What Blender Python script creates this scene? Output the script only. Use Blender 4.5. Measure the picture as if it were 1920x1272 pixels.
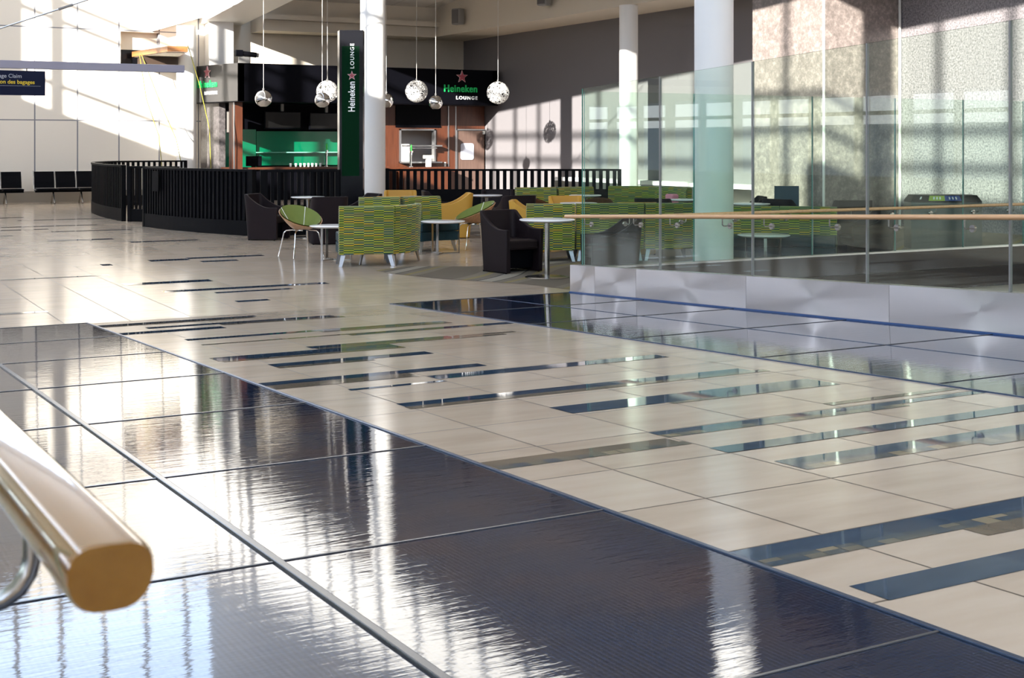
import bpy, bmesh, math, random
from mathutils import Vector, Matrix
random.seed(7)
PI = math.pi
SC = bpy.context.scene
COL = SC.collection
for o in list(bpy.data.objects):
    bpy.data.objects.remove(o)

# ------------------------------------------------------------------ camera
FPX, HOR, CAMZ = 2470.0, 270.0, 1.68          # focal length in px of a 1920 frame, horizon row, eye height
YAW = math.atan(1357 / FPX)                   # camera turned to the right of the concourse axis (+Y)
cam = bpy.data.cameras.new('camera')
camo = bpy.data.objects.new('camera', cam)
COL.objects.link(camo)
camo.location = (0, 0, CAMZ)
camo.rotation_euler = (PI / 2, 0, -YAW)
cam.sensor_width = 36
cam.sensor_fit = 'HORIZONTAL'
cam.lens = FPX * 36 / 1920
cam.shift_y = -(636 - HOR) / 1920
cam.clip_start = 0.05
cam.clip_end = 500
cam.dof.use_dof = True
cam.dof.focus_distance = 12
cam.dof.aperture_fstop = 18
SC.camera = camo
FWD = Vector((math.sin(YAW), math.cos(YAW), 0))
RGT = Vector((math.cos(YAW), -math.sin(YAW), 0))

# ------------------------------------------------------------------ light
SUN_K, SUN_E = 0.72, 0.37                     # sun direction (1, .72, -.37)
SUN_STRENGTH, SKY_STRENGTH = 17.5, 4.2
SC.view_settings.view_transform = 'Standard'
SC.view_settings.look = 'None'
SC.view_settings.gamma = 1
SC.view_settings.exposure = 0.40
SC.view_settings.use_curve_mapping = False
w = bpy.data.worlds.new('sky')
SC.world = w
w.use_nodes = True
nt = w.node_tree
bg = nt.nodes['Background']
tc = nt.nodes.new('ShaderNodeTexCoord')
sx = nt.nodes.new('ShaderNodeSeparateXYZ')
cr = nt.nodes.new('ShaderNodeValToRGB')
nt.links.new(tc.outputs['Generated'], sx.inputs[0])
nt.links.new(sx.outputs['Z'], cr.inputs[0])
cr.color_ramp.elements[0].position = 0.0
cr.color_ramp.elements[0].color = (0.95, 0.95, 1.0, 1)
cr.color_ramp.elements[1].position = 0.3
cr.color_ramp.elements[1].color = (0.58, 0.74, 1.0, 1)
nt.links.new(cr.outputs[0], bg.inputs['Color'])
bg.inputs['Strength'].default_value = SKY_STRENGTH
sl = bpy.data.lights.new('sun', 'SUN')
sl.energy = SUN_STRENGTH
sl.angle = math.radians(0.53)
sl.color = (1.0, 0.95, 0.87)
so = bpy.data.objects.new('sun', sl)
COL.objects.link(so)
so.rotation_euler = Vector((1, SUN_K, -SUN_E)).to_track_quat('-Z', 'Y').to_euler()
so.location = (-20, 0, 20)
SC.cycles.max_bounces = 10
SC.cycles.diffuse_bounces = 5
SC.cycles.glossy_bounces = 5
SC.cycles.transparent_max_bounces = 24
SC.cycles.caustics_reflective = False
SC.cycles.caustics_refractive = False
SC.cycles.sample_clamp_indirect = 6
SC.cycles.use_denoising = True


def portal(loc, rot, sx_, sy_):
    l = bpy.data.lights.new('daylight_portal', 'AREA')
    l.shape = 'RECTANGLE'
    l.size, l.size_y = sx_, sy_
    l.cycles.is_portal = True
    o = bpy.data.objects.new('daylight_portal', l)
    COL.objects.link(o)
    o.location, o.rotation_euler = loc, rot


portal((-4.3, 14, 10.6), (0, -PI / 2, 0), 6.6, 46)
portal((-4.3, 14, 1.9), (0, -PI / 2, 0), 2.0, 46)
portal((4, -8.4, 10), (PI / 2, 0, 0), 16, 8)

# ------------------------------------------------------------------ materials
MATS = {}


def nodes_of(m):
    m.use_nodes = True
    t = m.node_tree
    return t, t.nodes['Principled BSDF']


class NT:
    """tiny helper to write node graphs"""
    def __init__(self, t):
        self.t = t

    def n(self, kind, **kw):
        x = self.t.nodes.new(kind)
        for k, v in kw.items():
            setattr(x, k, v)
        return x

    def math(self, op, a, b=None, c=None):
        x = self.n('ShaderNodeMath', operation=op)
        for i, v in enumerate((a, b, c)):
            if v is None:
                continue
            if isinstance(v, (int, float)):
                x.inputs[i].default_value = v
            else:
                self.t.links.new(v, x.inputs[i])
        return x.outputs[0]

    def mix(self, f, a, b):
        x = self.n('ShaderNodeMix', data_type='RGBA')
        for i, v in ((0, f), (6, a), (7, b)):
            if isinstance(v, (int, float)):
                x.inputs[i].default_value = v
            elif isinstance(v, tuple):
                x.inputs[i].default_value = (*v, 1) if len(v) == 3 else v
            else:
                self.t.links.new(v, x.inputs[i])
        return x.outputs[2]

    def ramp(self, f, stops, interp='LINEAR'):
        x = self.n('ShaderNodeValToRGB')
        x.color_ramp.interpolation = interp
        e = x.color_ramp.elements
        while len(e) < len(stops):
            e.new(0.5)
        for el, (p, c) in zip(e, stops):
            el.position = p
            el.color = (*c, 1)
        self.t.links.new(f, x.inputs[0])
        return x.outputs[0]

    def link(self, a, b):
        self.t.links.new(a, b)


def mat(name, col, rough=0.5, metal=0.0, spec=0.5, noise=0.0, nscale=8.0, bump=0.0, coat=0.0, emis=None, estr=0.0, aniso=0.0):
    if name in MATS:
        return MATS[name]
    m = bpy.data.materials.new(name)
    t, p = nodes_of(m)
    g = NT(t)
    p.inputs['Base Color'].default_value = (*col, 1)
    p.inputs['Roughness'].default_value = rough
    p.inputs['Metallic'].default_value = metal
    p.inputs['Specular IOR Level'].default_value = spec
    p.inputs['Coat Weight'].default_value = coat
    if noise or bump:
        c = g.n('ShaderNodeTexCoord')
        z = g.n('ShaderNodeTexNoise')
        z.inputs['Scale'].default_value = nscale
        z.inputs['Detail'].default_value = 4
        g.link(c.outputs['Object'], z.inputs['Vector'])
        if noise:
            d = tuple(max(0, x * (1 - noise)) for x in col)
            b = tuple(min(1, x * (1 + noise)) for x in col)
            g.link(g.mix(z.outputs['Fac'], d, b), p.inputs['Base Color'])
        if bump:
            bp = g.n('ShaderNodeBump')
            bp.inputs['Strength'].default_value = bump
            bp.inputs['Distance'].default_value = 0.01
            g.link(z.outputs['Fac'], bp.inputs['Height'])
            g.link(bp.outputs[0], p.inputs['Normal'])
    if emis:
        p.inputs['Emission Color'].default_value = (*emis, 1)
        p.inputs['Emission Strength'].default_value = estr
    MATS[name] = m
    return m


def m_tile():
    m = bpy.data.materials.new('polished_stone_tile')
    t, p = nodes_of(m)
    g = NT(t)
    c = g.n('ShaderNodeTexCoord')
    s = g.n('ShaderNodeSeparateXYZ')
    g.link(c.outputs['Object'], s.inputs[0])
    fx = g.math('DIVIDE', g.math('SUBTRACT', s.outputs[0], 2.845 - 0.585 * 20), 0.585)
    fy = g.math('DIVIDE', g.math('SUBTRACT', s.outputs[1], 3.157 - 0.6 * 40), 0.6)
    dx = g.math('MULTIPLY', g.math('ABSOLUTE', g.math('SUBTRACT', g.math('FRACT', fx), 0.5)), 0.585)
    dy = g.math('MULTIPLY', g.math('ABSOLUTE', g.math('SUBTRACT', g.math('FRACT', fy), 0.5)), 0.6)
    lx = g.math('GREATER_THAN', dx, 0.2925 - 0.0045)
    ly = g.math('GREATER_THAN', dy, 0.3 - 0.005)
    grout = g.math('MAXIMUM', lx, ly)
    cv = g.n('ShaderNodeCombineXYZ')
    g.link(g.math('FLOOR', fx), cv.inputs[0])
    g.link(g.math('FLOOR', fy), cv.inputs[1])
    wn = g.n('ShaderNodeTexWhiteNoise', noise_dimensions='2D')
    g.link(cv.outputs[0], wn.inputs['Vector'])
    mp = g.n('ShaderNodeMapping')
    mp.inputs['Scale'].default_value = (2.2, 9, 1)
    g.link(c.outputs['Object'], mp.inputs[0])
    nz = g.n('ShaderNodeTexNoise')
    nz.inputs['Scale'].default_value = 1.0
    nz.inputs['Detail'].default_value = 6
    g.link(mp.outputs[0], nz.inputs['Vector'])
    v = g.math('ADD', g.math('MULTIPLY', wn.outputs['Value'], 0.35), g.math('MULTIPLY', nz.outputs['Fac'], 0.8))
    col = g.ramp(v, [(0.2, (0.42, 0.33, 0.25)), (0.55, (0.50, 0.405, 0.315)), (0.95, (0.56, 0.47, 0.38))])
    g.link(g.mix(grout, col, (0.085, 0.062, 0.045)), p.inputs['Base Color'])
    p.inputs['Specular IOR Level'].default_value = 0.38
    g.link(g.math('ADD', g.math('MULTIPLY', grout, 0.4), 0.16), p.inputs['Roughness'])
    bp = g.n('ShaderNodeBump')
    bp.inputs['Strength'].default_value = 0.06
    bp.inputs['Distance'].default_value = 0.01
    n2 = g.n('ShaderNodeTexNoise')
    n2.inputs['Scale'].default_value = 5
    g.link(c.outputs['Object'], n2.inputs['Vector'])
    g.link(n2.outputs['Fac'], bp.inputs['Height'])
    g.link(bp.outputs[0], p.inputs['Normal'])
    return m


def m_mat():
    """blue glossy floor sheet with fine ribs and a rippled clear surface"""
    m = bpy.data.materials.new('ribbed_blue_floor_sheet')
    t, p = nodes_of(m)
    g = NT(t)
    c = g.n('ShaderNodeTexCoord')
    s = g.n('ShaderNodeSeparateXYZ')
    g.link(c.outputs['Object'], s.inputs[0])
    rib = g.math('SINE', g.math('MULTIPLY', s.outputs[0], 2 * PI / 0.016))
    nz = g.n('ShaderNodeTexNoise')
    nz.inputs['Scale'].default_value = 2.5
    nz.inputs['Detail'].default_value = 5
    g.link(c.outputs['Object'], nz.inputs['Vector'])
    base = g.ramp(nz.outputs['Fac'], [(0.3, (0.010, 0.034, 0.085)), (0.5, (0.020, 0.034, 0.072)), (0.7, (0.060, 0.045, 0.062))])
    dark = g.mix(0.8, base, (0.006, 0.006, 0.010))
    g.link(g.mix(g.math('MULTIPLY', g.math('ADD', rib, 1.0), 0.5), base, dark), p.inputs['Base Color'])
    p.inputs['Roughness'].default_value = 0.035
    p.inputs['IOR'].default_value = 1.62
    mp = g.n('ShaderNodeMapping')
    mp.inputs['Scale'].default_value = (1.2, 7.0, 1)
    g.link(c.outputs['Object'], mp.inputs[0])
    n2 = g.n('ShaderNodeTexNoise')
    n2.inputs['Scale'].default_value = 3.2
    n2.inputs['Detail'].default_value = 4.0
    n2.inputs['Roughness'].default_value = 0.6
    g.link(mp.outputs[0], n2.inputs['Vector'])
    bp = g.n('ShaderNodeBump')
    bp.inputs['Strength'].default_value = 0.035
    bp.inputs['Distance'].default_value = 0.02
    g.link(n2.outputs['Fac'], bp.inputs['Height'])
    g.link(bp.outputs[0], p.inputs['Normal'])
    return m


def m_slate():
    m = bpy.data.materials.new('polished_slate_inlay')
    t, p = nodes_of(m)
    g = NT(t)
    c = g.n('ShaderNodeTexCoord')
    mp = g.n('ShaderNodeMapping')
    mp.inputs['Scale'].default_value = (3, 14, 1)
    g.link(c.outputs['Object'], mp.inputs[0])
    nz = g.n('ShaderNodeTexNoise')
    nz.inputs['Scale'].default_value = 1.2
    nz.inputs['Detail'].default_value = 6
    g.link(mp.outputs[0], nz.inputs['Vector'])
    g.link(g.ramp(nz.outputs['Fac'], [(0.3, (0.022, 0.046, 0.085)), (0.55, (0.036, 0.068, 0.115)), (0.8, (0.07, 0.10, 0.14))]), p.inputs['Base Color'])
    p.inputs['Roughness'].default_value = 0.03
    p.inputs['IOR'].default_value = 1.6
    return m


def m_mosaic():
    m = bpy.data.materials.new('mosaic_slate_inlay')
    t, p = nodes_of(m)
    g = NT(t)
    c = g.n('ShaderNodeTexCoord')
    s = g.n('ShaderNodeSeparateXYZ')
    g.link(c.outputs['Object'], s.inputs[0])
    cx = g.math('DIVIDE', s.outputs[0], 0.073)
    cv = g.n('ShaderNodeCombineXYZ')
    g.link(g.math('FLOOR', cx), cv.inputs[0])
    g.link(g.math('FLOOR', g.math('DIVIDE', s.outputs[1], 0.3)), cv.inputs[1])
    wn = g.n('ShaderNodeTexWhiteNoise', noise_dimensions='2D')
    g.link(cv.outputs[0], wn.inputs['Vector'])
    col = g.ramp(wn.outputs['Value'], [(0.0, (0.06, 0.085, 0.11)), (0.3, (0.10, 0.11, 0.11)), (0.55, (0.16, 0.15, 0.12)), (0.8, (0.26, 0.22, 0.15))], 'CONSTANT')
    gr = g.math('LESS_THAN', g.math('FRACT', cx), 0.05)
    g.link(g.mix(gr, col, (0.05, 0.045, 0.04)), p.inputs['Base Color'])
    p.inputs['Roughness'].default_value = 0.06
    return m


def m_fabric():
    """brick-like striped upholstery in greens, ochre and teal (uses the mesh UVs, in metres)"""
    m = bpy.data.materials.new('striped_green_fabric')
    t, p = nodes_of(m)
    g = NT(t)
    c = g.n('ShaderNodeTexCoord')
    s = g.n('ShaderNodeSeparateXYZ')
    g.link(c.outputs['UV'], s.inputs[0])
    col_i = g.math('FLOOR', g.math('DIVIDE', s.outputs[0], 0.14))
    sh = g.math('MULTIPLY', g.math('MODULO', g.math('ABSOLUTE', col_i), 2.0), 1.0)
    row = g.math('FLOOR', g.math('ADD', g.math('DIVIDE', s.outputs[1], 0.0165), sh))
    cv = g.n('ShaderNodeCombineXYZ')
    g.link(col_i, cv.inputs[0])
    g.link(row, cv.inputs[1])
    wn = g.n('ShaderNodeTexWhiteNoise', noise_dimensions='2D')
    g.link(cv.outputs[0], wn.inputs['Vector'])
    dk = [(0.00, (0.045, 0.095, 0.012)), (0.3, (0.018, 0.065, 0.035)), (0.55, (0.085, 0.085, 0.03)), (0.75, (0.022, 0.075, 0.065))]
    lt = [(0.00, (0.31, 0.33, 0.022)), (0.3, (0.19, 0.225, 0.03)), (0.5, (0.44, 0.31, 0.012)), (0.68, (0.21, 0.215, 0.065)), (0.84, (0.34, 0.37, 0.055))]
    par = g.math('MODULO', g.math('ABSOLUTE', row), 2.0)
    g.link(g.mix(par, g.ramp(wn.outputs['Value'], dk, 'CONSTANT'), g.ramp(wn.outputs['Value'], lt, 'CONSTANT')), p.inputs['Base Color'])
    p.inputs['Roughness'].default_value = 0.85
    p.inputs['Sheen Weight'].default_value = 0.15
    return m


def m_carpet():
    m = bpy.data.materials.new('patterned_carpet')
    t, p = nodes_of(m)
    g = NT(t)
    c = g.n('ShaderNodeTexCoord')
    w_ = g.n('ShaderNodeTexWave', wave_type='BANDS')
    w_.inputs['Scale'].default_value = 0.22
    w_.inputs['Distortion'].default_value = 4
    w_.inputs['Detail'].default_value = 1
    mp = g.n('ShaderNodeMapping')
    mp.inputs['Rotation'].default_value = (0, 0, 0.9)
    g.link(c.outputs['Object'], mp.inputs[0])
    g.link(mp.outputs[0], w_.inputs['Vector'])
    col = g.ramp(w_.outputs['Fac'], [(0.0, (0.15, 0.125, 0.095)), (0.35, (0.20, 0.17, 0.13)), (0.6, (0.235, 0.19, 0.085)), (0.75, (0.17, 0.145, 0.115)),
                                      (0.93, (0.075, 0.068, 0.06)), (0.96, (0.30, 0.27, 0.22))], 'CONSTANT')
    nz = g.n('ShaderNodeTexNoise')
    nz.inputs['Scale'].default_value = 90
    g.link(c.outputs['Object'], nz.inputs['Vector'])
    g.link(g.mix(g.math('MULTIPLY', nz.outputs['Fac'], 0.35), col, (0.06, 0.055, 0.05)), p.inputs['Base Color'])
    p.inputs['Roughness'].default_value = 0.95
    p.inputs['Specular IOR Level'].default_value = 0.1
    return m


def m_granite(name, tint, dark=0.25, scale=55):
    m = bpy.data.materials.new(name)
    t, p = nodes_of(m)
    g = NT(t)
    c = g.n('ShaderNodeTexCoord')
    nz = g.n('ShaderNodeTexNoise')
    nz.inputs['Scale'].default_value = scale
    nz.inputs['Detail'].default_value = 3
    nz.inputs['Roughness'].default_value = 0.8
    g.link(c.outputs['Object'], nz.inputs['Vector'])
    d = tuple(x * dark for x in tint)
    g.link(g.ramp(nz.outputs['Fac'], [(0.36, d), (0.52, tint), (0.68, tuple(min(1, x * 1.5) for x in tint))]), p.inputs['Base Color'])
    p.inputs['Roughness'].default_value = 0.35
    return m


def m_wallpanel():
    m = bpy.data.materials.new('white_wall_panels')
    t, p = nodes_of(m)
    g = NT(t)
    c = g.n('ShaderNodeTexCoord')
    s = g.n('ShaderNodeSeparateXYZ')
    g.link(c.outputs['Object'], s.inputs[0])
    fx = g.math('FRACT', g.math('DIVIDE', g.math('SUBTRACT', s.outputs[0], 6.21 - 1.187 * 12.5), 1.187))
    jx = g.math('LESS_THAN', g.math('ABSOLUTE', g.math('SUBTRACT', fx, 0.5)), 0.016)
    fz = g.math('FRACT', g.math('ADD', g.math('DIVIDE', g.math('SUBTRACT', s.outputs[2], 2.37), 2.68), 0.5))
    jz = g.math('LESS_THAN', g.math('ABSOLUTE', g.math('SUBTRACT', fz, 0.5)), 0.006)
    g.link(g.mix(g.math('MAXIMUM', jx, jz), (0.74, 0.685, 0.61), (0.20, 0.20, 0.22)), p.inputs['Base Color'])
    p.inputs['Roughness'].default_value = 0.6
    return m


def m_ceiling():
    m = bpy.data.materials.new('ceiling_tiles')
    t, p = nodes_of(m)
    g = NT(t)
    c = g.n('ShaderNodeTexCoord')
    s = g.n('ShaderNodeSeparateXYZ')
    g.link(c.outputs['Object'], s.inputs[0])
    j = []
    for i in (0, 1):
        f = g.math('FRACT', g.math('DIVIDE', s.outputs[i], 1.2))
        j.append(g.math('LESS_THAN', f, 0.02))
    g.link(g.mix(g.math('MAXIMUM', *j), (0.70, 0.67, 0.63), (0.42, 0.39, 0.36)), p.inputs['Base Color'])
    p.inputs['Roughness'].default_value = 0.8
    return m


def m_glass(name, tint, refl=1.0):
    m = bpy.data.materials.new(name)
    m.use_nodes = True
    t = m.node_tree
    t.nodes.clear()
    g = NT(t)
    o = g.n('ShaderNodeOutputMaterial')
    tr = g.n('ShaderNodeBsdfTransparent')
    tr.inputs[0].default_value = (*tint, 1)
    gl = g.n('ShaderNodeBsdfGlossy')
    gl.inputs['Roughness'].default_value = 0.0
    geo = g.n('ShaderNodeNewGeometry')
    fr = g.n('ShaderNodeFresnel')
    ior = g.math('ADD', g.math('MULTIPLY', geo.outputs['Backfacing'], 1 / 1.52 - 1.52), 1.52)
    g.link(ior, fr.inputs['IOR'])
    mx = g.n('ShaderNodeMixShader')
    g.link(g.math('MULTIPLY', fr.outputs[0], refl), mx.inputs[0])
    g.link(tr.outputs[0], mx.inputs[1])
    g.link(gl.outputs[0], mx.inputs[2])
    g.link(mx.outputs[0], o.inputs[0])
    return m


def m_wood(name, c1, c2, rough=0.35, axis=1, scale=14):
    m = bpy.data.materials.new(name)
    t, p = nodes_of(m)
    g = NT(t)
    c = g.n('ShaderNodeTexCoord')
    mp = g.n('ShaderNodeMapping')
    sc = [scale, scale, scale]
    sc[axis] = scale * 0.06
    mp.inputs['Scale'].default_value = sc
    g.link(c.outputs['Object'], mp.inputs[0])
    nz = g.n('ShaderNodeTexNoise')
    nz.inputs['Scale'].default_value = 2
    nz.inputs['Detail'].default_value = 6
    g.link(mp.outputs[0], nz.inputs['Vector'])
    g.link(g.ramp(nz.outputs['Fac'], [(0.3, c1), (0.7, c2)]), p.inputs['Base Color'])
    p.inputs['Roughness'].default_value = rough
    return m


def m_pierced():
    """filament ball: white lattice with holes"""
    m = bpy.data.materials.new('white_filament')
    t, p = nodes_of(m)
    p.inputs['Base Color'].default_value = (0.62, 0.60, 0.58, 1)
    p.inputs['Roughness'].default_value = 0.5
    return m


TILE, MATT, SLATE, MOSAIC, FABRIC, CARPET = m_tile(), m_mat(), m_slate(), m_mosaic(), m_fabric(), m_carpet()
TAUPE = mat('taupe_stone_inlay', (0.17, 0.14, 0.105), 0.05, noise=0.25, nscale=12)
GRANITE = m_granite('grey_granite', (0.20, 0.18, 0.185), 0.42, 26)
GRANITE2 = m_granite('tan_stone', (0.20, 0.165, 0.15), 0.72, 9)
PANEL, CEIL = m_wallpanel(), m_ceiling()
GLASS = m_glass('green_balustrade_glass', (0.885, 0.945, 0.91), 0.68)
WINGLASS = m_glass('window_glass', (0.96, 0.98, 0.98), 0.6)
GEDGE = mat('green_glass_edge', (0.10, 0.30, 0.25), 0.15)
BEIGE = mat('beige_paint', (0.62, 0.55, 0.45), 0.7)
WHITE = mat('white_paint', (0.80, 0.78, 0.75), 0.55)
DARKW = mat('charcoal_wall_paint', (0.165, 0.152, 0.158), 0.6)
STEEL = mat('brushed_steel', (0.50, 0.485, 0.50), 0.30, 1.0, bump=0.05, nscale=1.1)
_t, _p = nodes_of(STEEL)
_p.inputs['Anisotropic'].default_value = 0.92
_g = NT(_t)
_tn = _g.n('ShaderNodeTangent', direction_type='RADIAL', axis='X')
_g.link(_tn.outputs[0], _p.inputs['Tangent'])
BINSTEEL = mat('dull_bin_steel', (0.11, 0.12, 0.12), 0.42, 0.85)
CHROME = mat('chrome', (0.78, 0.78, 0.78), 0.08, 1.0)
SATIN = mat('satin_metal', (0.40, 0.385, 0.37), 0.22, 1.0)
BLACK = mat('black_laminate', (0.0025, 0.0025, 0.004), 0.45, spec=0.05)
BLACKG = mat('gloss_black', (0.005, 0.005, 0.007), 0.15, spec=0.25)
CHAR = mat('charcoal_metal', (0.004, 0.004, 0.005), 0.5, spec=0.06)
AUB = mat('aubergine_leather', (0.012, 0.0065, 0.008), 0.55, spec=0.18, bump=0.05, nscale=120)
YEL = mat('ochre_leather', (0.56, 0.30, 0.035), 0.5, bump=0.05, nscale=120)
TEAL = mat('dark_teal_vinyl', (0.012, 0.040, 0.052), 0.5, spec=0.25)
OLIVE = mat('olive_upholstery', (0.15, 0.19, 0.035), 0.8, noise=0.1)
TANSH = m_wood('tan_veneer', (0.40, 0.20, 0.085), (0.52, 0.29, 0.14), 0.35, 2)
BRNSH = m_wood('brown_veneer', (0.11, 0.045, 0.018), (0.17, 0.07, 0.03), 0.35, 2)
OAK = m_wood('pale_oak', (0.62, 0.34, 0.16), (0.72, 0.43, 0.23), 0.25, 1)
RAILW = m_wood('varnished_rail_wood', (0.20, 0.085, 0.010), (0.28, 0.135, 0.022), 0.16, 1)
RAILW.node_tree.nodes['Principled BSDF'].inputs['Coat Weight'].default_value = 1.0
RAILW.node_tree.nodes['Principled BSDF'].inputs['Coat IOR'].default_value = 1.8
ORANGEW = m_wood('orange_wood', (0.27, 0.10, 0.028), (0.36, 0.155, 0.05), 0.4, 0)
REDW = m_wood('red_brown_wood', (0.058, 0.016, 0.007), (0.09, 0.026, 0.011), 0.4, 2)
TABLEW = mat('white_table_laminate', (0.84, 0.84, 0.86), 0.15)
GREENP = mat('green_glass_panel', (0.0, 0.10, 0.045), 0.12, emis=(0.0, 0.45, 0.22), estr=0.03)
GREENS = mat('green_sign_face', (0.0004, 0.009, 0.003), 0.3, spec=0.05, emis=(0.0, 0.10, 0.03), estr=0.06)
GREENL = mat('green_letters', (0.01, 0.32, 0.08), 0.4, emis=(0.0, 0.45, 0.10), estr=0.10)
WHITEL = mat('white_letters', (0.85, 0.85, 0.85), 0.4, emis=(1, 1, 1), estr=0.10)
REDL = mat('red_star_face', (0.32, 0.05, 0.07), 0.4)
PINKL = mat('pale_star_rim', (0.75, 0.50, 0.50), 0.4)
FILAM = m_pierced()
NAVY = mat('navy_sign_face', (0.002, 0.005, 0.028), 0.5, spec=0.15)
YELT = mat('yellow_sign_text', (0.75, 0.55, 0.01), 0.5)
GRYT = mat('grey_sign_text', (0.45, 0.48, 0.55), 0.5)
LTBLUE = mat('light_blue_symbol', (0.15, 0.45, 0.75), 0.5)
BEAMG = mat('blue_grey_metal', (0.29, 0.28, 0.36), 0.45)
LIME = mat('lime_label', (0.32, 0.45, 0.03), 0.5)
BLUEL = mat('blue_label', (0.01, 0.05, 0.25), 0.5)
YSTRAP = mat('yellow_strap', (0.30, 0.27, 0.03), 0.7)
BLUELINE = mat('blue_edge_strip', (0.008, 0.065, 0.22), 0.3)
MATEDGE = mat('dark_blue_metal_edge', (0.06, 0.09, 0.16), 0.25, 0.6)
SEAMM = mat('seam_metal', (0.16, 0.165, 0.18), 0.25, 0.8)
WELLP = mat('brown_grey_gloss_panel', (0.06, 0.046, 0.042), 0.15)
ALU = mat('grey_aluminium', (0.34, 0.34, 0.35), 0.35, 0.9)
PINK = mat('highlight_pink', (0.75, 0.25, 0.33), 0.7)
SCREEN = mat('black_screen', (0.004, 0.004, 0.004), 0.2, spec=0.25)
GREYM = mat('mid_grey_plastic', (0.24, 0.23, 0.22), 0.5)
PAPERW = mat('white_plastic', (0.75, 0.75, 0.72), 0.4)
TARMAC = mat('apron_tarmac', (0.10, 0.11, 0.13), 0.8, noise=0.2, nscale=0.5)
BLUEBLD = mat('blue_grey_cladding', (0.16, 0.20, 0.26), 0.6)
BLUEP = mat('slate_blue_panel', (0.045, 0.07, 0.10), 0.5)


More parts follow.
